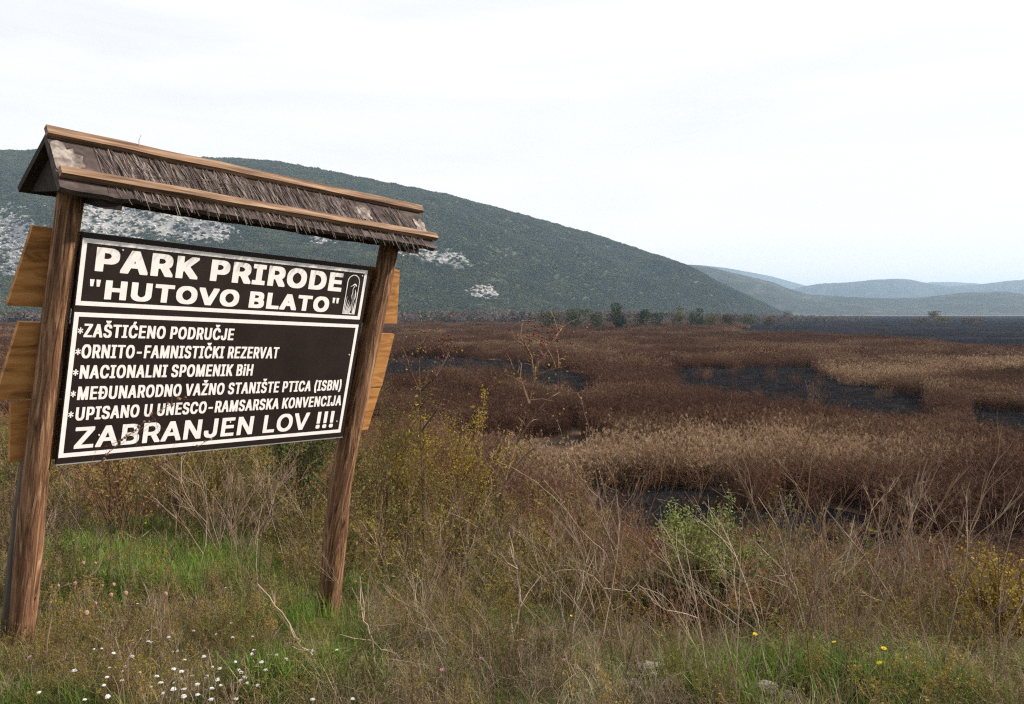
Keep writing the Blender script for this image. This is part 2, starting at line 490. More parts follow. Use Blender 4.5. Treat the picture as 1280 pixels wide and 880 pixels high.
hill('hill', [(900,385),(990,361),(1020,355),(1060,353),(1090,350),(1120,348.5),(1140,350),(1155,354),(1180,358),(1220,356),(1260,351),(1300,348),(1400,352),(1700,380)],
     [(900,4300),(1700,4200)], [(900,5000),(1700,4900)], [(900,6000),(1700,6000)], 900, 1700, 160, 30, 40, M['far_hill'], 7.0)
hill('hill', [(700,385),(820,338),(870,331),(905,335),(940,341),(965,346),(990,353),(1040,366),(1100,372),(1160,353),(1190,352.5),(1240,356),(1400,360),(1600,385)],
     [(700,6300),(1600,6300)], [(700,7200),(1600,7200)], [(700,8300),(1600,8300)], 700, 1600, 120, 24, 40, M['far_hill'], 9.0)

# ------------------------------------------------------------------ scattering (stuff only)
PROTO = {}
def proto_collection(name, meshes):
    c = bpy.data.collections.new(name)
    for me in meshes:
        c.objects.link(bpy.data.objects.new(name, me))
    PROTO[name] = c
    return c
def scatter(name, coll, pts, scl, rotz, tilt=0.12, label=None, cat=None, seed=0, sz=None, tint=None):
    pts = np.asarray(pts, np.float32); n = len(pts)
    rng = np.random.default_rng(seed + 17)
    me = bpy.data.meshes.new(name)
    me.vertices.add(n); me.vertices.foreach_set('co', pts.ravel())
    s3 = np.repeat(np.asarray(scl, np.float32)[:, None], 3, 1)
    if sz is not None: s3[:, 2] *= sz
    rot = np.stack([rng.normal(0, tilt, n), rng.normal(0, tilt, n), rotz], -1).astype(np.float32)
    a = me.attributes.new('scl', 'FLOAT_VECTOR', 'POINT'); a.data.foreach_set('vector', s3.ravel())
    a = me.attributes.new('rot', 'FLOAT_VECTOR', 'POINT'); a.data.foreach_set('vector', rot.ravel())
    a = me.attributes.new('idx', 'INT', 'POINT'); a.data.foreach_set('value', rng.integers(0, 1000, n).astype(np.int32))
    if tint is not None:
        a = me.attributes.new('tint', 'FLOAT', 'POINT'); a.data.foreach_set('value', np.asarray(tint, np.float32))
    me.update()
    o = bpy.data.objects.new(name, me); COL.objects.link(o)
    ng = bpy.data.node_groups.new(name, 'GeometryNodeTree')
    ng.interface.new_socket('Geometry', in_out='INPUT', socket_type='NodeSocketGeometry')
    ng.interface.new_socket('Geometry', in_out='OUTPUT', socket_type='NodeSocketGeometry')
    gi = ng.nodes.new('NodeGroupInput'); go = ng.nodes.new('NodeGroupOutput')
    ip = ng.nodes.new('GeometryNodeInstanceOnPoints')
    ci = ng.nodes.new('GeometryNodeCollectionInfo')
    ci.inputs['Collection'].default_value = coll
    ci.inputs['Separate Children'].default_value = True
    ci.inputs['Reset Children'].default_value = True
    def attr(nm, ty):
        q = ng.nodes.new('GeometryNodeInputNamedAttribute'); q.data_type = ty; q.inputs['Name'].default_value = nm
        return [s for s in q.outputs if s.name == 'Attribute' and s.enabled][0]
    ln = ng.links.new
    ln(gi.outputs[0], ip.inputs['Points'])
    ln(ci.outputs[0], ip.inputs['Instance'])
    ip.inputs['Pick Instance'].default_value = True
    ln(attr('idx', 'INT'), ip.inputs['Instance Index'])
    e2r = ng.nodes.new('FunctionNodeEulerToRotation')
    ln(attr('rot', 'FLOAT_VECTOR'), e2r.inputs[0]); ln(e2r.outputs[0], ip.inputs['Rotation'])
    ln(attr('scl', 'FLOAT_VECTOR'), ip.inputs['Scale'])
    ln(ip.outputs[0], go.inputs[0])
    md = o.modifiers.new('scatter', 'NODES'); md.node_group = ng
    return setp(o, label, cat, None, 'stuff')

# ---- hillside scrub
M['maquis'] = mat('maquis_leaf', (0.034,0.044,0.018), (0.066,0.076,0.031), (0.12,0.114,0.052), scale=0.016, coord='Place', per_object=0.22, rough=0.9, spec=0.1, lo=0.3, hi=0.75)
M['limestone'] = mat('limestone', (0.19,0.182,0.18), (0.36,0.35,0.35), (0.52,0.51,0.51), scale=2.0, rough=0.95, spec=0.1, per_object=0.2, bump=0.5, bump_scale=0.03)
def bush_mesh(seed):
    rng = random.Random(seed); b = MB()
    for k in range(90):
        th = rng.uniform(0, 6.283); ph = math.acos(rng.uniform(-0.15, 1)); rr = rng.uniform(0.6, 1.05)
        p = Vector((math.sin(ph)*math.cos(th)*rr, math.sin(ph)*math.sin(th)*rr, math.cos(ph)*rr*0.8 + 0.15))
        n = Vector((rng.uniform(-1,1), rng.uniform(-1,1), rng.uniform(-0.3,1))).normalized()
        d = n.orthogonal()
        b.leaf(p - d*0.2, d, n, rng.uniform(0.4,0.65), rng.uniform(0.3,0.5))
    b.blob((0,0,0.3), (0.7,0.7,0.55), 0, rng, 1, 0.2)
    return b.mesh('scrub_bush', [M['maquis']])
proto_collection('scrub_bush', [bush_mesh(s) for s in range(4)])
def rock_mesh(seed, m, sub=2):
    rng = random.Random(seed); b = MB()
    bm = bmesh.new(); bmesh.ops.create_icosphere(bm, subdivisions=sub, radius=1)
    off = Vector((seed*3.7, seed*1.3, 0))
    vs = []
    for v in bm.verts:
        q = v.co.copy()
        f = 1 + 0.45 * mnoise.noise(q*1.3 + off) + 0.18 * mnoise.noise(q*3.1 + off)
        q = q * f; q.z *= 0.7
        q = Vector((round(q.x*3.2)/3.2*0.35 + q.x*0.65, round(q.y*3.2)/3.2*0.35 + q.y*0.65, q.z))
        vs.append(q)
    b.add(vs, [[v.index for v in f.verts] for f in bm.faces]); bm.free()
    return b.mesh('rock', [m])
proto_collection('hill_rock', [rock_mesh(s, M['limestone'], 1) for s in range(4)])
rng = np.random.default_rng(5)
nrow_f = 110
def hill_points(n, seed):
    r = np.random.default_rng(seed)
    # equal ground density: pick cells by their area, inside the frame with a margin
    c0, c1 = np.searchsorted(hpx, -1150), np.searchsorted(hpx, 985)
    i = r.uniform(0, nrow_f + 6, n); j = r.uniform(c0, c1, n)
    i0 = i.astype(int); j0 = j.astype(int); fi = i - i0; fj = j - j0
    def bl(A): return (A[i0,j0]*(1-fi)*(1-fj) + A[i0+1,j0]*fi*(1-fj) + A[i0,j0+1]*(1-fi)*fj + A[i0+1,j0+1]*fi*fj)
    return bl(HX), bl(HD), bl(HZ), bl(RM), bl(HPX.astype(float)), bl(HPY)
x, y, z, rm, ppx, ppy = hill_points(235000, 3)
nn = np.array([mnoise.fractal(Vector(((a+0.5*c)/24, b/60, c/14)), 0.9, 2, 4) for a, b, c in zip(x, y, z)])
keep = ((rm + 0.62*nn < 0.46) | (rng.random(len(x)) < 0.13)) & (z > -2) & (nn > -0.78)
P = np.stack([x, y, z - 0.3], -1)[keep]
scatter('hill_scrub', PROTO['scrub_bush'], P, rng.uniform(1.2, 4.0, len(P)) * (0.85 + 0.3*np.clip(nn[keep],-1,1)), rng.uniform(0, 6.28, len(P)), 0.1, 'dark green evergreen scrub covering the long hillside', 'scrub', 1)
x, y, z, rm, ppx, ppy = hill_points(82000, 9)
nn = np.array([mnoise.fractal(Vector(((a+0.5*c)/24, b/60, c/14)), 0.9, 2, 4) for a, b, c in zip(x, y, z)])
keep = (rm + 0.62*nn > 0.46) & (rm > 0.15) & (z > 5)
P = np.stack([x, y, z], -1)[keep]
scatter('hill_rocks', PROTO['hill_rock'], P, rng.uniform(0.9, 3.0, len(P)), rng.uniform(0, 6.28, len(P)), 0.3, 'pale limestone outcrops breaking through the hillside scrub', 'rocks', 2)

# ------------------------------------------------------------------ reeds of the marsh
M['reed'] = mat('reed_stem', (0.060,0.024,0.016), (0.115,0.054,0.032), (0.205,0.125,0.073), scale=0.06, coord='Place', per_object=0.18, tint=True, rough=0.85, spec=0.15, transl=0.2, lo=0.34, hi=0.72, detail=5)
M['plume'] = mat('reed_plume', (0.075,0.038,0.026), (0.15,0.09,0.058), (0.36,0.26,0.17), scale=0.06, coord='Place', per_object=0.25, tint=True, rough=0.9, spec=0.1, transl=0.25, lo=0.36, hi=0.76, detail=5)
def reed_clump(seed, rad, n, h0, h1, w, plume=0.6):
    rng = random.Random(seed); b = MB()
    for k in range(n):
        a = rng.uniform(0, 6.283); r = rad * math.sqrt(rng.random())
        x0, y0 = r*math.cos(a), r*math.sin(a)
        h = rng.uniform(h0, h1)
        if rng.random() < 0.05: h *= 1.3
        dx, dy = rng.gauss(0, 0.2)*h, rng.gauss(0, 0.2)*h
        t = rng.uniform(0, 6.283); sd = Vector((math.cos(t), math.sin(t), 0))
        p = [Vector((x0,y0,-0.05)), Vector((x0+dx*0.3,y0+dy*0.3,h*0.5)), Vector((x0+dx,y0+dy,h))]
        b.ribbon(p, w, sd)
        for q in range(rng.choice((2,3,3,4))):
            f = rng.uniform(0.15, 0.92); c = p[0].lerp(p[1], f*2) if f < 0.5 else p[1].lerp(p[2], f*2-1)
            t2 = rng.uniform(0, 6.283); ln = rng.uniform(0.22, 0.5)
            dd = Vector((math.cos(t2), math.sin(t2), 0))
            up = rng.uniform(0.1, 0.8)
            m1 = c + dd*ln*0.5 + Vector((0,0,ln*0.5*up)); m2 = c + dd*ln + Vector((0,0,ln*rng.uniform(-0.6,0.5)))
            b.ribbon([c, m1, m2], w*1.3, Vector((-dd.y, dd.x, rng.uniform(-.6,.6))))
        if rng.random() < plume:
            top = p[2]; lean = Vector((rng.gauss(0,.35), rng.gauss(0,.35), 1)).normalized()
            for q in range(5):
                d = (lean + Vector((rng.gauss(0,.28), rng.gauss(0,.28), rng.gauss(0,.15)))).normalized()
                b.leaf(top - lean*rng.uniform(0,0.10), d, Vector((rng.gauss(0,1),rng.gauss(0,1),0.1)), rng.uniform(0.10,0.2), w*rng.uniform(2.5,4.5), 1)
    return b.mesh('reed_clump', [M['reed'], M['plume']])
proto_collection('reed_near', [reed_clump(s, 0.55, 42, 0.7, 1.6, 0.007) for s in range(6)])
proto_collection('reed_mid', [reed_clump(40+s, 1.3, 95, 0.6, 1.5, 0.015, 0.5) for s in range(5)])
proto_collection('reed_far', [reed_clump(80+s, 3.2, 150, 0.5, 1.4, 0.042, 0.5) for s in range(4)])
def wedge(n, y0, y1, seed, margin=1.12, pw=1.0):
    r = np.random.default_rng(seed)
    y = np.sqrt(r.uniform(y0**2, y1**2, n))
    x = r.uniform(-0.667*margin, 0.667*margin, n) * (y + 2)
    return x, y
def pool_dist_ok(x, y):
    ok = np.ones(len(x), bool)
    for P in POOLS: ok &= ~inside(x, y, P)
    ok &= ~inside(x, y, BURNT)
    return ok
def reed_height(x, y):
    return np.array([0.86 + 0.36*mnoise.fractal(Vector((a/11, b/15, 1.5)), 0.9, 2, 3) + 0.16*mnoise.noise(Vector((a/2.6, b/2.6, 4.5))) for a, b in zip(x, y)])
# patches of straw coloured (+) and dark red-brown (-) growth: x, y, half-widths, amount
TAN = [(7.0,29,8,4.0,0.27),(15,27,6,4,0.10),(37,68,16,6,0.24),(55,75,14,7,0.16),(2,60,12,7,-0.08),(6,41,9,5,-0.15),(24,38,10,7,-0.12),(-3,45,9,9,-0.04),(18,24,6,3,-0.1),(20,120,30,14,0.08),(-15,100,20,20,-0.1),(60,150,40,25,-0.1)]
for nm, n, y0, y1, sc, sd in (('reed_near', 15000, 16.5, 62, 1.0, 1), ('reed_mid', 15000, 60, 175, 1.0, 2), ('reed_far', 9000, 170, 430, 1.0, 3)):
    x, y = wedge(n, y0, y1, sd)
    z = ground_z(x, y)
    # small irregular gaps between the tussocks
    g = np.array([mnoise.fractal(Vector((a/6, b/6, 8.1)), 0.9, 2, 3) for a, b in zip(x, y)])
    g2 = np.array([mnoise.fractal(Vector((a/2.2, b/2.2, 3.7)), 0.9, 2, 3) for a, b in zip(x, y)])
    keep = pool_dist_ok(x + g*1.2 + g2*0.9, y + g*2.4*np.clip(y/40,0.5,2.5) + g2*1.6*np.clip(y/40,0.6,2)) & (z < 0.35) & (g > -0.44) & ~((x > 1.5) & (y < np.interp(x, [1.5,3,5,9,12,20], [25,23.5,21,18.5,17.5,17])))
    x, y, z = x[keep], y[keep], z[keep]
    r = np.random.default_rng(sd + 50)
    hh = np.clip(reed_height(x, y), 0.4, 1.4)
    tn = np.zeros(len(x))
    for tx_, ty_, ax_, ay_, v_ in TAN: tn += v_*np.exp(-((x - tx_)/ax_)**2 - ((y - ty_)/ay_)**2)
    tn += 0.10*np.array([mnoise.fractal(Vector((a/4.5, b/6, 12.0)), 0.9, 2, 3) for a, b in zip(x, y)])
    scatter('reed_bed', PROTO[nm], np.stack([x, y, z], -1), r.uniform(0.85, 1.15, len(x))*sc, r.uniform(0, 6.28, len(x)), 0.06, 'reddish brown dry reeds covering the marsh', 'reeds', sd, hh, tn)

# ------------------------------------------------------------------ the notice board
DIRS = (Vector((0.63158792, 0.77388594, -0.04687479)), Vector((0.19591133, -0.10080596, 0.97542653)), Vector((0.75014362, -0.62525092, -0.21528085)))
ORG = Vector((-1.96256757, 3.52971398, EYE + 0.34344651))
U_, V_, N_ = DIRS
base_pt = ORG + U_*0.9 + V_*(-2.1)
OFF = Vector((0.9, -2.1, 0))                 # local origin of the sign's own frame: between the post feet
sign = empty('information_sign', (0,0,0), 'leaning wooden notice board with dark lettered panel under a small thatched roof', 'sign')
Mx = Matrix((U_, V_, N_)).transposed().to_4x4(); Mx.translation = base_pt
sign.matrix_world = Mx
class SB(MB):
    """a builder whose shapes are given in board coordinates (right, up, towards the viewer)"""
    def mesh(s, name, mats, smooth=False):
        s.v = [(a - OFF.x, b - OFF.y, c) for a, b, c in s.v]
        return MB.mesh(s, name, mats, smooth)

def log(path, radii, seed, sides=20, rings=34):
    b = SB(); rng = random.Random(seed)
    tot = len(path) - 1
    vs = []
    for i in range(rings + 1):
        f = i / rings * tot; k = min(int(f), tot - 1); t = f - k
        c = Vector(path[k]).lerp(Vector(path[k+1]), t); r = radii[k] + (radii[k+1] - radii[k]) * t
        for s in range(sides):
            a = 2 * math.pi * s / sides
            q = Vector((math.cos(a), 0, math.sin(a)))
            rr = r * (1 + 0.13 * mnoise.noise(Vector((q.x*1.6+seed, c.y*1.8, q.z*1.6))) + 0.07 * mnoise.noise(Vector((q.x*5+seed, c.y*3, q.z*5))))
            vs.append(c + q * rr)
    fs = [(i*sides+s, (i+1)*sides+s, (i+1)*sides+(s+1)%sides, i*sides+(s+1)%sides) for i in range(rings) for s in range(sides)]
    fs.append(tuple(range(sides))); fs.append(tuple(rings*sides + s for s in range(sides))[::-1])
    b.add(vs, fs)
    return b
log([(-0.045,0.26,-0.06),(-0.055,-0.4,-0.06),(-0.064,-1.2,-0.06),(-0.057,-1.6,-0.06),(-0.04,-2.5,-0.06)], [0.057,0.057,0.058,0.060,0.062], 3).build('post', M['post'], sign, True)
log([(1.875,0.26,-0.06),(1.862,-0.1,-0.06),(1.846,-0.4,-0.06),(1.828,-0.87,-0.06),(1.806,-1.2,-0.06),(1.812,-1.5,-0.06),(1.842,-1.9,-0.06),(1.92,-2.7,-0.06)], [0.062,0.066,0.067,0.067,0.075,0.078,0.08,0.082], 8).build('post', M['post'], sign, True)
b = log([(-0.082,-1.08,-0.14),(-0.092,-1.6,-0.14),(-0.085,-2.5,-0.14)], [0.026,0.028,0.030], 21, 10, 16); b.build('brace', M['grey_post'], sign, True)

# board and its lettering
b = SB(); b.box((-0.005,-1.092,-0.012), (1.698,0.027,0.006)); board = b.build('sign_board', M['board'], sign)
b = SB(); b.box((-0.006,-1.098,-0.018), (1.699,-1.0925,0.0065)); b.build('board_edge', M['edge'], board)
def frame(u0, v0, u1, v1, w):
    b = SB(); n = 0.008
    b.box((u0,v1-w,0.0045),(u1,v1,n)); b.box((u0,v0,0.0045),(u1,v0+w,n)); b.box((u0,v0+w,0.0045),(u0+w,v1-w,n)); b.box((u1-w,v0+w,0.0045),(u1,v1-w,n))
    b.build('border', M['white'], board)
frame(0, -0.3139, 1.6726, 0, 0.0205)
frame(0, -1.06, 1.6726, -0.3469, 0.0205)

# outlines of the letters used on the board, per weight: baseline, cap height, then advance and closed polygons of each letter
GLYPHS = {
 'black': (-34, 543, {
  ' ': (220, []),
  '"': (360, [[36,538,132,538,116,330,52,330],[172,538,268,538,252,330,188,330]]),
  'A': (545, [[16,-34,-20,-33,-26,-29,-27,-24,-27,26,158,536,162,541,166,542,274,543,314,541,319,536,502,38,506,24,506,-24,505,-28,498,-33,398,-34,358,-33,352,-28,304,108,176,108,174,106,128,-28,124,-31,120,-33,82,-34],[220,234,256,233,258,234,240,289,237,288]]),
  'B': (521, [[60,-34,24,-33,19,-30,17,-24,17,532,18,538,24,542,62,543,292,542,314,540,338,535,370,522,394,506,410,490,420,476,431,454,440,420,441,338,439,322,430,292,414,270,434,248,447,228,456,204,460,184,461,100,456,70,445,42,429,20,418,8,400,-5,368,-21,336,-29,300,-33,262,-34],[169,92,234,91,270,99,284,106,293,114,303,126,308,136,307,142,296,162,286,173,272,183,254,192,232,197,170,197,168,194],[169,320,218,319,242,325,258,332,275,346,288,369,288,376,283,386,269,402,244,414,224,418,169,418]]),
  'D': (567, [[60,-34,24,-33,19,-30,17,-24,17,532,18,538,24,542,62,543,240,543,292,541,330,535,360,526,384,515,402,504,424,488,444,468,456,452,469,432,486,396,495,368,501,338,505,298,505,212,503,186,493,136,479,98,465,72,440,38,410,12,378,-8,338,-23,310,-29,272,-33],[169,92,206,91,240,97,272,109,295,124,311,138,329,162,338,180,345,198,353,234,355,258,350,292,338,330,322,358,300,382,274,400,244,412,218,417,170,418,168,416]]),
  'E': (484, [[60,-34,24,-33,19,-30,17,-24,17,532,18,538,24,542,62,543,370,543,410,541,414,538,415,532,415,428,414,424,410,420,370,418,168,417,168,322,170,320,352,320,390,319,394,317,398,310,398,206,396,200,390,196,170,195,168,192,168,94,170,91,372,91,412,89,417,86,418,80,418,-24,417,-28,410,-33,372,-34]]),
  'H': (582, [[60,-34,24,-33,19,-30,17,-24,17,532,19,538,26,542,122,543,160,542,166,538,168,532,169,324,346,323,349,326,349,532,350,538,356,542,394,543,454,543,492,542,496,540,499,538,500,532,500,-24,498,-30,492,-33,394,-34,356,-33,350,-29,349,-24,348,198,170,198,168,196,168,-24,167,-28,160,-33]]),
  'I': (365, [[32,-34,-4,-33,-11,-28,-12,-24,-12,82,-10,86,-4,90,72,91,75,92,75,416,72,418,-4,419,-10,423,-12,428,-12,532,-11,538,-4,542,34,543,266,543,306,541,311,538,312,532,312,428,310,423,304,419,228,418,226,416,226,94,228,91,304,90,310,86,312,80,312,-24,311,-28,304,-33,266,-34]]),
  'K': (532, [[60,-34,24,-33,19,-30,17,-24,17,532,19,538,24,542,62,543,160,542,166,538,168,532,168,372,326,541,366,543,446,543,484,542,487,540,490,538,491,532,491,484,490,479,309,284,491,30,492,24,492,-24,490,-30,484,-33,446,-34,374,-34,334,-32,326,-23,192,164,168,138,168,-24,166,-29,160,-33]]),
  'L': (458, [[60,-34,24,-33,19,-30,17,-24,17,534,19,538,24,542,160,542,166,538,168,532,168,92,170,91,358,91,398,89,403,86,404,80,404,-24,402,-30,396,-33,358,-34]]),
  'O': (598, [[252,-41,216,-40,180,-35,152,-27,122,-14,98,1,82,14,59,38,38,68,24,94,16,112,4,154,0,178,-3,212,-3,296,1,338,7,368,16,396,23,412,38,440,64,475,84,496,110,516,132,528,152,536,178,544,196,547,254,550,316,549,338,547,364,542,390,533,414,522,430,512,450,496,471,474,486,456,505,424,516,400,523,378,529,354,534,324,536,296,536,212,532,170,523,130,516,108,504,82,486,52,475,38,452,14,440,4,424,-7,400,-20,382,-27,356,-35,318,-40],[266,90,290,97,310,108,330,122,352,147,361,162,374,190,381,216,386,250,384,276,377,310,368,332,350,363,334,383,316,397,290,412,268,419,250,414,222,401,205,388,184,363,171,344,159,316,153,294,147,256,150,228,159,192,171,164,186,141,206,120,222,108,240,99]]),
  'P': (509, [[60,-34,24,-33,19,-30,17,-24,17,532,18,538,24,542,62,543,288,542,314,539,338,534,358,526,374,518,391,506,404,495,424,473,435,454,448,414,452,384,451,300,443,262,431,234,417,214,394,191,372,175,342,162,316,156,288,153,169,152,168,-24,167,-28,160,-33],[169,276,218,276,238,280,258,288,279,304,294,328,299,348,294,368,290,376,280,390,272,398,254,409,226,417,168,417]]),
  'R': (514, [[60,-34,24,-33,19,-30,17,-24,17,532,18,538,24,542,62,543,288,542,316,539,340,534,358,528,374,520,402,501,422,478,439,448,449,414,452,390,452,314,449,290,445,272,432,242,420,224,402,205,382,190,470,30,471,24,471,-24,470,-28,464,-33,426,-34,356,-34,314,-32,307,-22,208,162,206,164,170,164,168,162,168,-24,167,-28,160,-33],[169,290,220,289,234,291,258,298,276,310,285,318,292,328,299,350,296,368,291,378,283,390,276,397,262,407,238,415,220,418,169,418]]),
  'T': (514, [[194,-34,158,-33,152,-30,150,-24,150,416,148,418,34,418,-4,419,-7,420,-10,424,-11,428,-11,532,-10,538,-4,542,34,543,414,543,454,542,458,538,460,532,460,428,456,421,452,419,302,418,300,416,300,-24,299,-28,292,-33]]),
  'U': (582, [[244,-42,208,-41,180,-38,148,-31,112,-16,88,0,63,24,46,46,30,76,21,106,17,136,17,532,18,538,24,542,62,543,160,542,166,538,167,532,167,196,170,174,175,158,183,142,195,124,206,113,234,96,250,90,262,89,280,94,294,101,312,113,322,124,332,136,339,150,347,174,350,196,350,532,351,538,358,542,454,543,494,542,498,538,500,532,500,136,496,104,484,68,475,50,462,33,439,8,412,-12,390,-23,362,-33,332,-39,310,-41]]),
  'V': (545, [[204,-34,168,-33,161,-28,-27,482,-27,532,-26,538,-20,542,18,543,118,542,126,538,239,220,242,217,353,538,360,542,398,543,460,543,502,541,506,534,506,482,321,-28,314,-33]]),
 }),
 'narrow': (-14, 523, {
  ' ': (221, []),
  '(': (340, [[178,-110,136,-109,132,-107,100,-46,81,-2,69,34,52,106,45,160,44,238,50,300,63,370,79,428,103,494,122,532,132,550,136,552,180,553,276,552,280,550,281,548,281,528,263,490,243,440,228,394,210,324,199,254,196,198,201,146,213,88,237,14,281,-86,281,-104,280,-108,276,-109]]),
  ')': (340, [[38,-110,-6,-108,-8,-104,-8,-86,34,8,58,82,65,110,74,162,77,198,76,232,67,304,53,366,24,458,12,488,-8,528,-8,548,-6,551,-2,552,138,552,142,550,151,534,180,470,197,422,214,354,224,296,229,238,229,178,224,122,211,58,191,-4,168,-58,142,-107,136,-109]]),
  '-': (520, [[114,174,74,175,70,178,69,252,72,257,334,258,378,257,382,254,382,180,378,175,334,174]]),
  'A': (547, [[16,-14,-26,-12,-29,-8,-29,10,156,520,160,522,204,523,274,523,320,521,505,20,508,10,507,-10,504,-13,460,-14,354,-13,349,-8,300,127,180,128,177,126,129,-12,126,-13,82,-14],[209,214,268,213,270,214,240,299]]),
  'B': (523, [[60,-14,20,-13,16,-12,15,-8,16,520,20,522,62,523,298,522,318,520,344,515,364,508,386,496,403,482,422,460,434,436,442,404,443,352,440,332,436,318,430,306,420,292,408,280,390,266,414,252,432,236,440,226,452,204,460,180,463,158,462,106,454,74,441,50,422,28,400,12,372,-1,336,-10,306,-13,262,-14],[171,72,228,71,246,74,272,82,291,96,305,118,309,132,309,142,301,168,290,184,280,193,260,207,238,215,226,217,170,216],[171,300,212,299,228,302,252,312,264,320,274,330,286,350,290,366,290,376,287,390,281,402,264,422,248,431,226,437,170,437]]),
  'C': (577, [[252,-21,212,-20,192,-18,166,-13,138,-4,116,7,84,28,59,52,44,71,30,94,13,132,6,154,-1,186,-5,228,-5,280,0,328,5,352,13,376,20,394,38,428,54,450,69,466,87,482,116,502,138,513,158,520,200,528,280,530,324,529,354,525,390,515,418,502,452,478,472,458,491,432,507,400,518,358,518,338,514,335,470,334,366,335,362,340,352,372,340,390,322,409,306,422,290,430,268,437,254,434,238,426,208,406,194,392,184,378,168,350,156,316,149,274,149,234,157,190,168,158,186,129,196,116,210,101,234,84,254,75,268,72,290,79,306,87,322,100,336,114,352,138,362,168,366,173,410,174,514,173,516,172,518,168,518,148,507,108,495,84,484,66,458,36,426,11,396,-4,372,-12,348,-17,322,-20]]),
  'D': (569, [[60,-14,20,-13,16,-12,15,-8,15,516,16,520,20,522,62,523,240,523,298,521,334,515,364,506,390,494,418,476,429,468,452,443,471,416,481,396,497,352,502,328,506,298,507,228,505,202,500,172,495,152,482,116,470,94,456,73,432,46,402,23,370,6,330,-6,302,-11,278,-13],[171,72,200,71,242,79,274,93,302,114,319,132,335,160,348,202,353,236,354,262,348,308,335,350,320,375,304,395,286,410,270,420,238,432,206,438,172,438,170,436]]),
  'E': (486, [[60,-14,20,-13,16,-12,15,-8,16,520,20,522,62,523,370,523,414,521,417,516,417,444,414,439,170,437,171,300,396,299,400,294,400,222,399,218,394,216,171,214,170,74,172,71,416,70,420,64,419,-10,416,-13,372,-14]]),
  'F': (477, [[60,-14,20,-13,16,-12,15,-8,16,520,20,522,62,523,366,523,412,521,414,516,414,444,410,439,170,437,170,293,388,291,391,286,391,212,386,208,344,207,171,206,170,-10,164,-13]]),
  'H': (584, [[60,-14,20,-13,16,-12,15,-8,15,516,16,520,20,522,62,523,122,523,166,522,169,520,170,516,171,304,344,303,347,306,347,516,348,520,352,522,394,523,454,523,498,522,500,521,502,516,502,-8,501,-12,498,-13,454,-14,394,-14,352,-13,348,-10,346,218,172,218,170,216,170,-10,164,-13]]),
  'I': (367, [[32,-14,-10,-13,-13,-10,-14,66,-13,68,-10,70,70,71,73,72,73,436,70,438,-8,439,-12,440,-14,444,-13,520,-10,522,34,523,266,523,312,521,314,516,314,444,313,440,308,439,230,438,228,436,228,74,230,71,308,70,312,69,314,64,313,-10,310,-13,266,-14]]),
  'J': (463, [[172,-21,120,-19,80,-10,46,8,21,32,10,46,2,62,-9,98,-12,122,-12,182,-8,186,36,187,140,186,143,182,143,146,145,130,150,110,156,98,173,80,184,73,188,73,198,80,212,95,220,110,224,124,227,144,227,518,232,522,274,523,378,522,381,516,381,122,378,98,370,68,362,52,348,31,322,8,296,-7,276,-14,250,-19]]),
  'K': (534, [[60,-14,20,-13,16,-12,15,-8,15,516,16,520,20,522,62,523,122,523,166,522,169,520,170,516,170,362,172,360,308,508,322,521,366,523,446,523,488,522,492,521,493,518,493,500,491,496,297,286,493,12,494,-8,493,-12,490,-13,446,-14,374,-14,328,-12,192,179,170,156,169,-10,164,-13]]),
  'L': (460, [[60,-14,20,-13,16,-12,15,-8,15,518,16,521,20,522,166,522,169,520,170,516,170,72,172,71,402,70,406,64,406,-8,404,-12,402,-13,358,-14]]),
  'M': (695, [[60,-14,20,-13,16,-12,15,-8,15,516,16,521,20,522,62,523,150,523,192,522,196,520,314,218,432,520,436,522,478,523,566,523,608,522,612,520,613,516,613,-8,612,-12,608,-13,566,-14,506,-14,464,-13,460,-12,459,-8,458,170,386,-12,382,-13,340,-14,244,-13,240,-8,168,173,166,-10,162,-13]]),
  'N': (590, [[60,-14,20,-13,16,-12,15,-8,15,516,16,520,20,522,62,523,134,523,176,522,180,520,346,258,354,249,355,520,358,522,402,523,460,523,504,522,506,521,508,516,508,-8,507,-12,504,-13,460,-14,390,-14,346,-13,342,-11,170,257,170,-10,164,-13]]),
  'O': (600, [[252,-21,212,-20,192,-18,166,-13,138,-4,116,7,88,25,62,49,46,69,33,90,17,122,6,154,-1,186,-5,228,-5,280,0,328,5,352,13,376,20,394,36,424,56,452,78,475,99,492,116,502,138,513,158,520,200,528,280,530,322,529,354,525,376,520,404,509,428,496,447,482,472,458,482,446,507,408,525,362,531,338,536,308,538,280,538,228,533,180,527,152,519,128,501,90,488,69,472,50,456,34,441,22,404,0,388,-7,360,-15,322,-20],[263,72,268,72,284,77,314,94,338,116,350,130,366,159,375,184,382,216,385,248,384,276,379,310,371,338,355,370,336,396,320,410,298,425,284,432,268,437,244,430,222,417,196,394,185,380,169,352,160,330,152,296,148,258,150,226,156,192,165,164,179,138,200,110,217,96,234,84]]),
  'P': (511, [[60,-14,20,-13,16,-12,15,-8,16,520,20,522,62,523,292,522,320,519,342,514,364,506,384,495,410,474,430,450,445,416,451,392,454,368,454,328,452,308,445,278,430,246,412,223,391,204,363,188,340,180,320,176,292,173,171,172,169,-10,164,-13],[171,256,212,256,246,264,258,271,268,279,284,296,291,310,296,326,299,348,296,370,291,386,278,407,266,418,250,429,236,434,214,438,172,438,170,436]]),
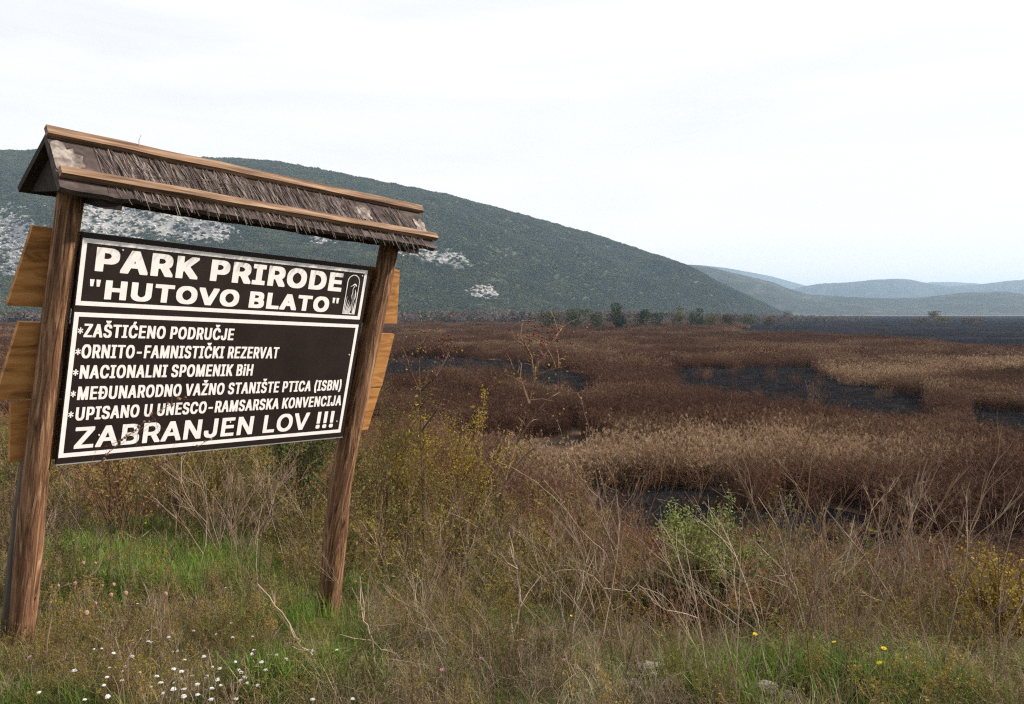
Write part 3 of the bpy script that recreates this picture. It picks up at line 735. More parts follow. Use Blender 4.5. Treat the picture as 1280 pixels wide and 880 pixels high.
  'R': (516, [[60,-14,20,-13,16,-12,15,-8,16,520,20,522,62,523,294,522,322,519,352,512,370,504,390,494,406,481,421,466,432,450,444,424,450,404,453,386,454,330,451,306,447,288,441,272,430,252,418,236,408,225,388,211,370,202,369,200,472,12,473,8,472,-10,468,-13,426,-14,356,-14,310,-12,205,182,202,184,172,184,170,182,169,-10,164,-13],[171,270,216,269,248,276,258,281,272,290,283,302,290,312,295,324,300,352,295,380,289,396,281,406,270,417,256,427,238,434,216,438,170,437]]),
  'S': (514, [[208,-23,152,-21,110,-13,74,1,46,19,32,32,20,47,5,74,-2,94,-6,114,-6,147,-2,150,40,151,146,150,149,146,152,128,157,114,168,98,180,87,194,78,224,67,242,72,256,79,280,98,291,112,298,126,300,142,296,156,282,173,266,186,253,192,218,205,114,235,72,255,48,272,26,296,12,324,7,354,7,392,9,408,19,440,27,454,40,472,52,484,72,499,110,517,144,526,172,529,240,530,284,529,310,526,344,517,372,504,396,488,416,468,433,440,442,418,446,394,446,370,445,366,442,365,398,364,296,365,292,368,286,392,274,412,250,430,238,436,224,440,210,436,198,430,188,422,177,412,169,400,163,388,161,378,163,364,166,356,174,347,193,330,206,323,252,306,290,297,352,278,384,262,410,244,433,220,443,202,448,190,453,160,453,120,451,104,444,78,434,58,426,45,406,23,380,5,350,-9,310,-19,280,-22]]),
  'T': (516, [[194,-14,152,-13,150,-12,148,-8,148,436,146,438,34,438,-10,440,-13,444,-12,519,-8,522,34,523,414,523,459,522,462,516,462,444,460,440,302,437,302,-10,296,-13]]),
  'U': (584, [[244,-22,202,-21,174,-18,144,-11,108,4,84,20,61,40,44,62,27,94,19,122,15,152,15,518,20,522,62,523,164,522,168,520,169,180,172,158,179,136,188,120,198,106,212,93,228,81,244,74,260,70,290,81,306,93,321,108,337,132,343,150,347,168,349,520,352,522,396,523,498,522,502,516,502,152,498,122,486,86,470,58,459,44,444,28,416,8,396,-3,368,-13,336,-19,314,-21]]),
  'V': (547, [[204,-14,164,-13,158,-8,-27,492,-29,500,-28,520,-24,522,18,523,124,522,128,520,236,218,242,207,350,520,354,522,398,523,506,521,508,518,508,500,505,490,323,-10,318,-13]]),
  'Z': (505, [[42,-14,2,-13,-2,-10,-2,58,257,436,254,438,-2,439,-5,444,-5,516,-4,520,0,522,42,523,394,523,438,522,440,521,442,516,442,454,441,450,220,126,181,72,184,71,440,70,444,64,444,-8,443,-12,440,-13,396,-14]]),
  'i': (234, [[54,-14,12,-13,10,-12,8,-8,8,388,12,392,56,393,156,392,159,386,159,-10,154,-13],[78,429,30,431,18,436,5,448,-2,460,-4,468,-4,498,4,517,8,523,18,531,36,537,132,537,140,535,153,528,165,516,171,498,171,468,168,456,160,445,152,438,140,432,132,430]]),
  'Ć': (577, [[252,-21,212,-20,192,-18,166,-13,138,-4,116,7,84,28,59,52,44,71,30,94,13,132,6,154,-1,186,-5,228,-5,280,0,328,5,352,13,376,20,394,38,428,54,450,69,466,87,482,116,502,138,513,158,520,200,528,280,530,324,529,354,525,390,515,418,502,452,478,472,458,491,432,507,400,518,358,518,338,514,335,470,334,366,335,362,340,352,372,340,390,322,409,306,422,290,430,268,437,254,434,238,426,208,406,194,392,184,378,168,350,156,316,149,274,149,234,157,190,168,158,186,129,196,116,210,101,234,84,254,75,268,72,290,79,306,87,322,100,336,114,352,138,362,168,366,173,410,174,514,173,516,172,518,168,518,148,507,108,495,84,484,66,458,36,426,11,396,-4,372,-12,348,-17,322,-20],[240,544,197,546,194,550,194,566,243,670,246,672,290,673,352,673,396,672,399,670,400,666,399,646,334,547,330,545]]),
  'Č': (577, [[252,-21,212,-20,192,-18,166,-13,138,-4,116,7,84,28,59,52,44,71,30,94,13,132,6,154,-1,186,-5,228,-5,280,0,328,5,352,13,376,20,394,38,428,54,450,69,466,87,482,116,502,138,513,158,520,200,528,280,530,324,529,354,525,390,515,418,502,452,478,472,458,491,432,507,400,518,358,518,338,514,335,470,334,366,335,362,340,352,372,340,390,322,409,306,422,290,430,268,437,254,434,238,426,208,406,194,392,184,378,168,350,156,316,149,274,149,234,157,190,168,158,186,129,196,116,210,101,234,84,254,75,268,72,290,79,306,87,322,100,336,114,352,138,362,168,366,173,410,174,514,173,516,172,518,168,518,148,507,108,495,84,484,66,458,36,426,11,396,-4,372,-12,348,-17,322,-20],[238,551,196,552,192,554,113,644,112,666,114,671,160,673,256,672,266,666,274,672,318,673,416,672,420,670,421,648,420,644,338,553,292,551]]),
  'Đ': (580, [[72,-14,30,-13,28,-12,26,-8,26,212,24,214,4,215,-34,215,-37,216,-38,220,-38,288,-37,292,-32,294,24,295,26,296,26,516,27,520,30,522,74,523,252,523,308,521,346,515,372,507,402,493,427,478,442,465,457,450,470,435,482,416,496,386,506,358,516,308,518,282,518,228,516,202,511,172,506,152,493,116,481,94,468,73,444,46,414,23,382,7,342,-6,312,-11,288,-13],[182,72,212,71,250,78,270,85,286,93,308,109,330,134,346,160,359,202,364,236,365,262,359,308,346,350,328,379,308,401,282,419,252,431,216,438,184,438,181,436,181,296,184,295,268,295,312,293,315,288,315,220,314,216,310,215,182,213]]),
  'Š': (514, [[208,-23,152,-21,110,-13,74,1,46,19,32,32,20,47,5,74,-2,94,-6,114,-6,147,-2,150,40,151,146,150,149,146,152,128,157,114,168,98,180,87,194,78,224,67,242,72,256,79,280,98,291,112,298,126,300,142,296,156,282,173,266,186,253,192,218,205,114,235,72,255,48,272,26,296,12,324,7,354,7,392,9,408,19,440,27,454,40,472,52,484,72,499,110,517,144,526,172,529,240,530,284,529,310,526,344,517,372,504,396,488,416,468,433,440,442,418,446,394,446,370,445,366,442,365,398,364,296,365,292,368,286,392,274,412,250,430,238,436,224,440,210,436,198,430,188,422,177,412,169,400,163,388,161,378,163,364,166,356,174,347,193,330,206,323,252,306,290,297,352,278,384,262,410,244,433,220,443,202,448,190,453,160,453,120,451,104,444,78,434,58,426,45,406,23,380,5,350,-9,310,-19,280,-22],[194,551,154,552,149,554,69,644,68,666,70,671,116,673,212,672,222,666,230,672,274,673,372,672,376,670,377,648,376,644,296,553,250,551]]),
  'Ž': (505, [[42,-14,2,-13,-2,-10,-2,58,257,436,254,438,-2,439,-5,444,-5,516,-4,520,0,522,42,523,394,523,438,522,440,521,442,516,442,454,441,450,220,126,181,72,184,71,440,70,444,64,444,-8,443,-12,440,-13,396,-14],[190,551,150,552,145,554,66,644,65,666,68,671,112,673,210,672,214,671,218,666,228,672,326,673,370,672,373,670,374,648,373,644,292,553,246,551]]),
 }),
 'bold': (-19, 528, {
  ' ': (206, []),
  '!': (233, [[90,-23,70,-22,56,-18,46,-12,34,2,29,12,27,20,27,60,30,72,36,84,46,94,60,102,70,104,92,105,126,104,136,102,149,94,158,86,167,68,168,20,166,10,158,-4,150,-12,140,-18,126,-22],[68,141,46,142,44,143,42,146,38,522,39,526,42,527,66,528,152,527,156,526,157,522,153,146,152,144,148,142]]),
  'A': (517, [[16,-19,-4,-18,-8,-16,-9,-12,-9,16,176,524,180,527,204,528,274,528,298,526,302,522,485,24,488,14,487,-16,484,-18,460,-19,398,-19,374,-18,371,-16,325,112,320,123,160,123,157,122,109,-16,106,-18,82,-19],[193,218,286,218,238,355]]),
  'B': (493, [[60,-19,38,-18,35,-12,36,524,40,527,62,528,278,527,298,525,324,520,356,507,378,491,392,478,402,464,414,440,422,408,423,348,419,322,413,306,404,291,389,276,379,268,400,253,420,231,433,208,440,184,443,162,443,110,438,82,427,54,411,32,386,10,352,-6,322,-14,300,-17,262,-19],[151,76,248,76,268,79,290,86,308,99,316,108,324,120,329,138,324,156,314,174,300,188,288,198,270,207,246,212,152,212,150,210],[151,304,234,304,258,310,272,317,284,325,293,334,306,356,310,372,307,384,301,398,286,415,278,421,262,428,250,431,238,433,151,432]]),
  'E': (456, [[60,-19,38,-18,35,-12,36,524,40,527,62,528,370,528,394,526,397,522,397,440,394,434,150,432,151,306,352,305,376,304,380,298,380,216,379,212,376,211,352,210,151,210,150,78,152,76,372,76,396,75,400,70,399,-16,396,-18,372,-19]]),
  'J': (433, [[172,-26,126,-22,94,-12,78,-4,62,6,36,32,27,46,19,64,11,92,8,118,8,188,12,191,36,192,120,190,123,186,123,150,126,130,130,115,142,96,160,79,184,70,202,75,218,86,232,100,240,116,244,130,247,150,247,524,252,527,274,528,358,527,361,522,361,118,358,92,350,64,342,46,328,26,310,9,288,-6,266,-16,244,-22,218,-25]]),
  'L': (430, [[60,-19,38,-18,35,-12,35,522,36,526,40,527,62,528,146,527,149,526,150,522,150,78,152,76,358,76,382,75,386,70,386,-14,385,-16,382,-18,358,-19]]),
  'N': (560, [[60,-19,38,-18,35,-12,35,522,36,526,40,527,62,528,134,528,156,527,160,525,363,206,374,192,374,524,378,527,402,528,460,528,484,527,486,526,488,522,488,-12,487,-16,484,-18,460,-19,390,-19,366,-18,362,-16,150,317,150,-14,144,-18]]),
  'O': (570, [[252,-26,220,-24,194,-20,166,-12,148,-4,126,8,98,29,82,44,66,64,53,84,37,116,28,142,21,170,15,222,15,286,17,312,20,332,27,364,39,396,48,414,66,444,81,462,100,481,119,496,136,507,158,518,200,530,220,533,254,535,314,533,340,529,368,521,386,513,408,501,434,481,453,462,481,424,499,386,507,360,514,326,518,286,518,222,516,196,507,148,492,105,481,84,468,64,452,44,436,29,421,16,398,2,376,-9,356,-16,314,-24],[260,74,272,73,282,75,306,83,335,100,359,122,378,148,391,176,401,216,405,254,402,288,395,320,385,346,368,375,348,398,326,416,296,430,270,436,262,436,244,432,212,419,190,403,172,384,153,356,142,330,132,290,128,254,132,218,140,184,152,154,168,129,181,114,208,93,234,80]]),
  'R': (486, [[60,-19,38,-18,35,-12,36,524,40,527,62,528,274,527,302,524,324,519,342,513,360,505,381,490,397,476,409,460,422,434,429,414,433,390,434,326,431,300,427,284,421,268,410,246,398,230,388,220,368,206,354,199,354,196,453,16,452,-16,448,-18,426,-19,356,-19,330,-17,224,178,222,179,152,179,150,176,150,-14,144,-18],[151,274,242,275,272,283,292,295,303,306,310,318,319,348,319,356,313,382,309,390,301,402,290,412,276,422,252,430,234,433,151,432]]),
  'V': (517, [[204,-19,184,-18,178,-14,-7,488,-9,496,-8,524,-4,527,18,528,82,528,104,527,109,524,218,220,240,151,370,524,374,527,398,528,460,528,486,526,488,522,488,496,485,484,303,-14,298,-18,276,-19]]),
  'Z': (475, [[42,-19,22,-18,17,-14,18,62,270,432,268,433,42,433,18,434,15,440,16,524,20,527,42,528,394,528,420,526,422,522,422,448,421,444,168,78,170,76,396,76,420,75,424,70,423,-16,420,-18,396,-19]]),
 }),
}
def text_mesh(body, u0, u1, vb, vt, weight):
    """one line of letters fitted to a width and a cap height"""
    base, cap, table = GLYPHS[weight]
    x, polys = 0, []
    for ch in body:
        adv, ps = table[ch]
        for q in ps: polys.append([(q[i] + x, q[i+1]) for i in range(0, len(q), 2)])
        x += adv
    xs = [k[0] for q in polys for k in q]
    x0 = min(xs); sx = (u1 - u0) / (max(xs) - x0); sy = (vt - vb) / (cap - base)
    cu = bpy.data.curves.new('lettering', 'CURVE'); cu.dimensions = '2D'; cu.fill_mode = 'BOTH'
    for q in polys:
        sp = cu.splines.new('POLY'); sp.points.add(len(q) - 1); sp.use_cyclic_u = True
        for p, (a, c) in zip(sp.points, q): p.co = (u0 + (a - x0)*sx, vb + (c - base)*sy, 0, 1)
    o2 = bpy.data.objects.new('lettering', cu); COL.objects.link(o2)
    bpy.context.view_layer.update()
    me = bpy.data.meshes.new_from_object(o2.evaluated_get(bpy.context.evaluated_depsgraph_get()))
    vs = [(v.co.x, v.co.y, 0.0075) for v in me.vertices]; fs = [tuple(p.vertices) for p in me.polygons]
    bpy.data.objects.remove(o2); bpy.data.meshes.remove(me)
    return vs, fs
TEXT = [('PARK PRIRODE', 0.066, 1.492, -0.1475, -0.0345, 'black', False),
        ('"HUTOVO BLATO"', 0.051, 1.489, -0.2785, -0.1865, 'black', False),
        ('ZAŠTIĆENO PODRUČJE', 0.050, 0.822, -0.465, -0.400, 'narrow', True),
        ('ORNITO-FAMNISTIČKI REZERVAT', 0.050, 1.123, -0.5675, -0.5005, 'narrow', True),
        ('NACIONALNI SPOMENIK BiH', 0.053, 0.972, -0.6685, -0.602, 'narrow', True),
        ('MEĐUNARODNO VAŽNO STANIŠTE PTICA (ISBN)', 0.054, 1.617, -0.774, -0.7075, 'narrow', True),
        ('UPISANO U UNESCO-RAMSARSKA KONVENCIJA', 0.056, 1.638, -0.8765, -0.810, 'narrow', True),
        ('ZABRANJEN LOV !!!', 0.064, 1.602, -1.0205, -0.9115, 'bold', False)]
for body, u0, u1, vb, vt, weight, star in TEXT:
    b = SB()
    vs, fs = text_mesh(body, u0, u1, vb, vt, weight)
    b.add(vs, fs)
    if star:
        cv, cu_ = (vb + vt)/2 - 0.002, 0.0345
        for k in range(6):
            a = math.pi/2 + k*math.pi/3
            d = Vector((math.cos(a)*0.8, math.sin(a))); s = Vector((-math.sin(a), math.cos(a)))
            b.add([(cu_ + d.x*r + s.x*w, cv + d.y*r + s.y*w, 0.0075 + 0.0001*k) for r, w in ((0.0,-0.0022),(0.0155,-0.0032),(0.0155,0.0032),(0.0,0.0022))], [(0,1,2,3)])
    b.build('lettering', M['white'], board)
# the emblem: a wading bird among reeds in an arched frame
b = SB(); ZN = 0.0078
def stroke(pts, w, n=ZN):
    P_ = [Vector((p[0], p[1])) for p in pts]; vs = []
    for i, p in enumerate(P_):
        d = (P_[min(i+1,len(P_)-1)] - P_[max(i-1,0)]).normalized(); s = Vector((-d.y, d.x))
        ww = w[i] if isinstance(w, (list,tuple)) else w
        vs += [(*(p - s*ww), n), (*(p + s*ww), n)]
    b.add(vs, [(2*i, 2*i+2, 2*i+3, 2*i+1) for i in range(len(P_)-1)])
uL, uR, vB, vS = 1.533, 1.622, -0.279, -0.082
cx, rr = (uL+uR)/2, (uR-uL)/2
arch = [(uL, vB)] + [(cx - rr*math.cos(t), vS + rr*math.sin(t)) for t in np.linspace(0, math.pi, 15)] + [(uR, vB)]
stroke(arch, 0.0028); stroke([(uL-0.003, vB), (uR+0.003, vB)], 0.0035)
stroke([(1.572,-0.107),(1.580,-0.098),(1.590,-0.094),(1.600,-0.098),(1.607,-0.108)], [0.001,0.003,0.0045,0.004,0.001], ZN)      # head and crest
stroke([(1.560,-0.112),(1.570,-0.105),(1.583,-0.101)], [0.0006,0.002,0.003], ZN+0.0002)                                     # bill
stroke([(1.592,-0.105),(1.584,-0.118),(1.581,-0.132),(1.585,-0.146)], [0.0025,0.0022,0.0022,0.003], ZN+0.0003)                 # neck
stroke([(1.598,-0.128),(1.608,-0.150),(1.607,-0.178),(1.598,-0.200)], [0.001,0.0032,0.0034,0.001], ZN+0.0004)                  # back
stroke([(1.583,-0.146),(1.580,-0.168),(1.588,-0.192)], [0.002,0.0022,0.001], ZN+0.0005)                                     # breast
stroke([(1.594,-0.150),(1.598,-0.172),(1.595,-0.190)], [0.0008,0.0016,0.0006], ZN+0.0006)
stroke([(1.590,-0.196),(1.590,-0.262)], 0.0012, ZN+0.0007); stroke([(1.599,-0.198),(1.600,-0.262)], 0.0012, ZN+0.0008)
for k, (u0, du, h) in enumerate([(1.541,0.004,0.11),(1.549,0.012,0.085),(1.556,0.016,0.075),(1.563,0.018,0.06),(1.571,0.012,0.05),(1.580,0.006,0.045),(1.608,0.003,0.07),(1.614,-0.002,0.09),(1.604,-0.008,0.05)]):
    stroke([(u0,vB+0.002),(u0+du*0.5,vB+h*0.55),(u0+du,vB+h)], [0.0028,0.0022,0.0004], ZN+0.0009+0.0001*k)
b.build('emblem', M['white'], board)
for u, v in ((0.182,-0.036),(1.636,-0.036),(1.637,-0.543),(1.628,-0.982),(0.878,-0.938),(0.175,-0.958)):
    b = SB(); b.tube([(u,v,0.006),(u,v,0.0105)], [0.0042,0.0036], 10, 0, True); b.build('screw', M['screw'], board)

# planks behind the posts
def plank(vt, vb, uL, uR, seed, cutL=(0,0), cutR=(0,0)):
    b = SB(); rng = random.Random(seed); n = 26
    vs = []
    for i in range(n + 1):
        f = i / n
        for v, cl, cr in ((vb, cutL[1], cutR[1]), (vt, cutL[0], cutR[0])):
            u = (uL + cl) * (1 - f) + (uR + cr) * f
            w = 0.006 * mnoise.noise(Vector((u*3, v*4, seed)))
            for nn_ in (-0.158, -0.130):
                vs.append((u, v + w, nn_))
    fs = []
    for i in range(n):
        a = i*4; c = a + 4
        fs += [(a+1, c+1, c+3, a+3), (a, a+2, c+2, c), (a, c, c+1, a+1), (a+2, a+3, c+3, c+2)]
    fs += [(0,1,3,2), (n*4, n*4+2, n*4+3, n*4+1)]
    b.add(vs, fs)
    return b.build('plank', M['plank'], sign)
plank(0.012, -0.358, -0.16, 2.06, 1, (0.0,-0.07), (0.0,0.06))
plank(-0.432, -0.805, -0.175, 2.115, 2, (0.0,-0.066), (0.0,-0.032))
plank(-0.812, -1.115, -0.176, 2.075, 3, (0.0,0.02), (0.0,-0.05))

# roof
RV, RN = 0.43, -0.06
EF = (0.215, 0.165); EBK = (0.165, -0.33)
roof_f = SB()
def slab(uA, uB, p0, p1, th, nseg=40, jag=0.0, seed=1):
    """roof slope from ridge p0 to eave p1 (v, n), thickness below"""
    d = Vector((p1[0]-p0[0], p1[1]-p0[1])); nr = Vector((-d.y, d.x)).normalized()
    if nr.x < 0: nr = -nr
    vs, fs = [], []
    for i in range(nseg + 1):
        u = uA + (uB - uA) * i / nseg
        j = jag * (mnoise.noise(Vector((u*9, seed, 0))) + 0.6*mnoise.noise(Vector((u*31, seed, 2))))
        e = Vector(p1) + d.normalized() * j
        sag = 0.006 * mnoise.noise(Vector((u*2.2, seed, 5)))
        for q in (Vector(p0), e):
            vs += [(u, q.x + sag, q.y), (u, q.x - nr.x*th + sag, q.y - nr.y*th)]
    for i in range(nseg):
        a = 4*i; c = a + 4
        fs += [(a, a+2, c+2, c), (a+1, c+1, c+3, a+3), (a+2, a+3, c+3, c+2), (a, c, c+1, a+1)]
    fs += [(0,1,3,2), (4*nseg, 4*nseg+2, 4*nseg+3, 4*nseg+1)]
    return vs, fs
b = SB(); b.add(*slab(-0.172, 2.062, (RV,RN), EF, 0.03, 60, 0.012, 1)); roof = b.build('roof', M['felt'], sign)
b = SB(); b.add(*slab(-0.172, 2.062, (RV-0.004,RN-0.003), EBK, 0.03, 30, 0.012, 2)); b.build('back_slope', M['dark_wood'], roof)
sl = Vector((EF[0]-RV, EF[1]-RN)); sl_d = sl.normalized(); sl_n = Vector((-sl_d.y, sl_d.x)); sl_n = sl_n if sl_n.x > 0 else -sl_n
def on_slope(t, h): 
    q = Vector((RV,RN)) + sl*t + sl_n*h
    return q.x, q.y
def batten(t0, t1, h0, h1, uA, uB, name, seed):
    b = SB(); vs = []; n = 40
    for i in range(n+1):
        u = uA + (uB-uA)*i/n; w = 0.004*mnoise.noise(Vector((u*4, seed, 0)))
        for t, h in ((t0,h0),(t1,h0),(t1,h1),(t0,h1)):
            v, nn_ = on_slope(t, h); vs.append((u, v+w, nn_))
    fs = [(4*i+k, 4*i+(k+1)%4, 4*i+4+(k+1)%4, 4*i+4+k) for i in range(n) for k in range(4)] + [(3,2,1,0), (4*n, 4*n+1, 4*n+2, 4*n+3)]
    b.add(vs, fs); return b.build(name, M['batten'], roof)
batten(-0.05, 0.10, 0.006, 0.034, -0.178, 2.078, 'ridge_batten', 1)
batten(0.70, 0.83, 0.008, 0.040, -0.168, 2.085, 'eave_batten', 2)
# reed strands laid down the slope, thick in the middle, thin or missing near the right end
def strands(seed):
    rng = random.Random(seed); b = SB(); g = MB()
    n = 0
    while n < 430:
        u = rng.uniform(-0.02, 2.03)
        dens = np.interp(u, [-0.02,0.05,0.12,0.3,1.3,1.45,1.5,1.62,1.70,1.72,1.82,1.88,1.98,2.03], [0.12,0.25,0.7,1,1,0.8,0.12,0.30,0.05,0.7,0.7,0.12,0.10,0.1])
        n += 1
        if rng.random() > dens: continue
        t0 = rng.uniform(0.02, 0.25) if rng.random() < 0.75 else rng.uniform(0.2, 0.6)
        t1 = (rng.uniform(0.85, 1.02) if rng.random() < 0.6 else rng.uniform(1.0, 1.13)) if rng.random() < 0.75 else rng.uniform(0.45, 0.8)
        sk = rng.gauss(0.075, 0.035)
        pts = []
        for k in range(5):
            t = t0 + (t1 - t0)*k/4
            h = rng.uniform(0.002, 0.010) - (0.012*max(0, t-1)/0.1)
            v, nn_ = on_slope(t, h)
            pts.append((u + sk*(t - t0) + rng.gauss(0,0.002), v - 0.03*max(0,t-1), nn_))
        b.tube(pts, [rng.uniform(0.0014,0.0029)]*4 + [0.0014], 4)
    # loose broken stems hanging by the right-hand post and a wisp lying on the slope
    for u, dv, du in ((1.74,-0.16,0.06),(1.78,-0.20,0.10),(1.86,-0.12,0.03),(1.90,-0.13,0.04),(1.93,-0.10,0.05),(1.60,-0.05,0.03),(1.7,-0.09,0.08)):
        v, nn_ = on_slope(0.95, 0.006)
        b.tube([(u,v+0.05,nn_-0.03),(u+du*0.4,v+dv*0.4,nn_+0.012),(u+du,v+dv,nn_+0.02)], [0.0026,0.0024,0.0015], 4)
    for k in range(26):
        u = rng.uniform(0.05, 0.75); t = rng.uniform(0.3, 0.75); v, nn_ = on_slope(t, 0.014); v2, n2 = on_slope(min(t + rng.uniform(-0.15,0.2),0.95), 0.016)
        b.tube([(u,v,nn_),(u+rng.uniform(0.08,0.22),v2,n2)], [0.0016,0.001], 3)
    v, nn_ = on_slope(0, 0.03)
    b.tube([(0.22,v,nn_),(0.215,v+0.03,nn_),(0.222,v+0.06,nn_)], [0.002,0.0015,0.001], 3)
    return b
strands(4).build('thatch', M['thatch'], roof)
# pale weathered patches of the torn covering at both ends
for uA, uB, t0, t1, sd in ((-0.20,-0.045,0.12,0.74,3), (1.96,2.055,0.30,0.70,9), (1.50,1.60,0.25,0.62,5)):
    b = SB(); n = 22; vs = []
    for i in range(n):
        a = 2*math.pi*i/n; r = 0.42 + 0.30*mnoise.noise(Vector((math.cos(a)*2.6, math.sin(a)*2.6, sd)))
        u = (uA+uB)/2 + (uB-uA)*r*math.cos(a)*1.15; t = (t0+t1)/2 + (t1-t0)*r*math.sin(a)*1.15
        v, nn_ = on_slope(min(max(t, 0.12), 0.7), 0.0045); vs.append((max(u, -0.169), v, nn_))
    b.add(vs, [tuple(range(n))])
    b.build('torn_patch', M['pale_patch'], roof)
# gable panels, set back, added as dark shade, and the tie beams on the posts
for uu in (-0.13, 2.0):
    b = SB(); vs = [(uu + du, v, n_) for du in (0, 0.02) for v, n_ in ((RV-0.045,RN), (EF[0]-0.01,EF[1]-0.05), (EBK[0]-0.01,EBK[1]+0.05))]
    b.add(vs, [(0,1,2),(5,4,3),(0,3,4,1),(1,4,5,2),(2,5,3,0)])
    b.build('gable_shade', M['dark_wood'], roof)
for uu in (0.05, 1.90):
    b = SB(); b.box((uu-0.05,0.155,-0.30),(uu+0.05,0.205,0.135)); b.build('tie_beam', M['dark_wood'], roof)

# ------------------------------------------------------------------ foreground growth
M['grass'] = mat('green_grass', (0.065,0.105,0.018), (0.12,0.17,0.03), (0.21,0.235,0.06), scale=1.2, coord='Place', per_object=0.3, rough=0.7, transl=0.3, lo=0.3, hi=0.7)
M['straw'] = mat('dry_grass', (0.17,0.125,0.068), (0.31,0.24,0.145), (0.46,0.38,0.26), scale=1.5, coord='Place', per_object=0.5, rough=0.85, transl=0.25, lo=0.25, hi=0.75)
M['twig'] = mat('dry_twig', (0.07,0.042,0.028), (0.165,0.110,0.078), (0.34,0.255,0.195), scale=1.5, coord='Place', per_object=0.7, rough=0.9, lo=0.25, hi=0.75)
M['red_twig'] = mat('reddish_twig', (0.085,0.045,0.03), (0.165,0.092,0.06), (0.26,0.165,0.11), scale=1.5, coord='Place', per_object=0.6, rough=0.9, lo=0.25, hi=0.75)
M['stalk'] = mat('pale_stalk', (0.15,0.10,0.07), (0.25,0.18,0.13), (0.37,0.285,0.215), scale=12, coord='Object', per_object=0.6, rough=0.85, lo=0.3, hi=0.7)
M['brown_stalk'] = mat('brown_stalk', (0.08,0.045,0.03), (0.15,0.09,0.058), (0.22,0.14,0.09), scale=12, coord='Object', per_object=0.4, rough=0.85)
M['olive_leaf'] = mat('olive_leaf', (0.075,0.08,0.016), (0.155,0.135,0.027), (0.28,0.20,0.04), scale=1.0, coord='Place', per_object=0.4, rough=0.7, transl=0.3, lo=0.3, hi=0.7)
M['yellow_leaf'] = mat('yellow_leaf', (0.15,0.115,0.016), (0.28,0.20,0.02), (0.42,0.30,0.03), scale=30, coord='Object', rough=0.65, transl=0.35)
M['green_leaf'] = mat('green_leaf', (0.035,0.06,0.014), (0.07,0.105,0.025), (0.12,0.15,0.045), scale=30, coord='Object', rough=0.65, transl=0.3)
M['grey_green'] = mat('grey_green_leaf', (0.10,0.13,0.03), (0.175,0.205,0.055), (0.29,0.29,0.10), scale=30, coord='Object', rough=0.7, transl=0.3)
M['rust_leaf'] = mat('rust_leaf', (0.075,0.032,0.016), (0.15,0.072,0.032), (0.24,0.13,0.058), scale=1.0, coord='Place', per_object=0.4, rough=0.8, transl=0.25)
M['hip'] = mat('red_hip', (0.075,0.010,0.008), (0.14,0.016,0.012), scale=20, rough=0.4)
M['petal_white'] = mat('white_petal', (0.74,0.72,0.74), rough=0.7, transl=0.2)
M['petal_yellow'] = mat('yellow_petal', (0.75,0.50,0.02), rough=0.6, transl=0.2)
M['seed'] = mat('seed_head_brown', (0.22,0.12,0.085), (0.40,0.26,0.19), scale=120, rough=0.9)

def tuft(seed, n, h0, h1, w, spread, m, bend=0.5):
    rng = random.Random(seed); b = MB()
    for k in range(n):
        a = rng.uniform(0, 6.283); r = spread*math.sqrt(rng.random())
        x0, y0 = r*math.cos(a), r*math.sin(a)
        h = rng.uniform(h0, h1); t = rng.uniform(0, 6.283); bd = h*abs(rng.gauss(0, bend))
        d = Vector((math.cos(t), math.sin(t), 0))
        pts = [Vector((x0,y0,-0.02)), Vector((x0,y0,0)) + d*bd*0.15 + Vector((0,0,h*0.4)), Vector((x0,y0,0)) + d*bd*0.5 + Vector((0,0,h*0.75)), Vector((x0,y0,0)) + d*bd + Vector((0,0,h*max(0.35, 1-0.35*bd/h)))]
        b.ribbon(pts, w*rng.uniform(0.7,1.2), Vector((-d.y, d.x, 0)))
    return b.mesh('tuft', [m])
proto_collection('grass_tuft', [tuft(s, 46, 0.08, 0.24, 0.0030, 0.13, M['grass']) for s in range(5)])
proto_collection('straw_tuft', [tuft(20+s, 36, 0.08, 0.33, 0.0018, 0.16, M['straw'], 0.7) for s in range(5)])

def branchy(b, rng, p, d, ln, r, depth, mat_i=0, nb=(2,4), spread=0.6, tip=None, sides=3, up=0.25, segs=4):
    """recursive dry stem"""
    pts = [Vector(p)]; d = Vector(d).normalized()
    for k in range(segs):
        d = (d + Vector((rng.gauss(0,.13), rng.gauss(0,.13), rng.gauss(0.02,.08)))).normalized()
        pts.append(pts[-1] + d*ln/segs)
    b.tube(pts, [r*(1-0.6*i/segs) for i in range(segs+1)], sides, mat_i)
    if tip: tip(pts[-1], d, pts)
    if depth > 0:
        for k in range(rng.randint(*nb)):
            f = rng.uniform(0.25, 0.95); i = min(int(f*segs), segs-1)
            q = pts[i].lerp(pts[i+1], f*segs-i)
            a = rng.uniform(0, 6.283)
            nd = (d + Vector((math.cos(a), math.sin(a), 0))*spread*rng.uniform(0.6,1.4) + Vector((0,0,up*rng.uniform(-0.3,1)))).normalized()
            branchy(b, rng, q, nd, ln*rng.uniform(0.35,0.6)*(1.1-f*0.4), r*0.6, depth-1, mat_i, nb, spread, tip, sides, up, max(2, segs-1))
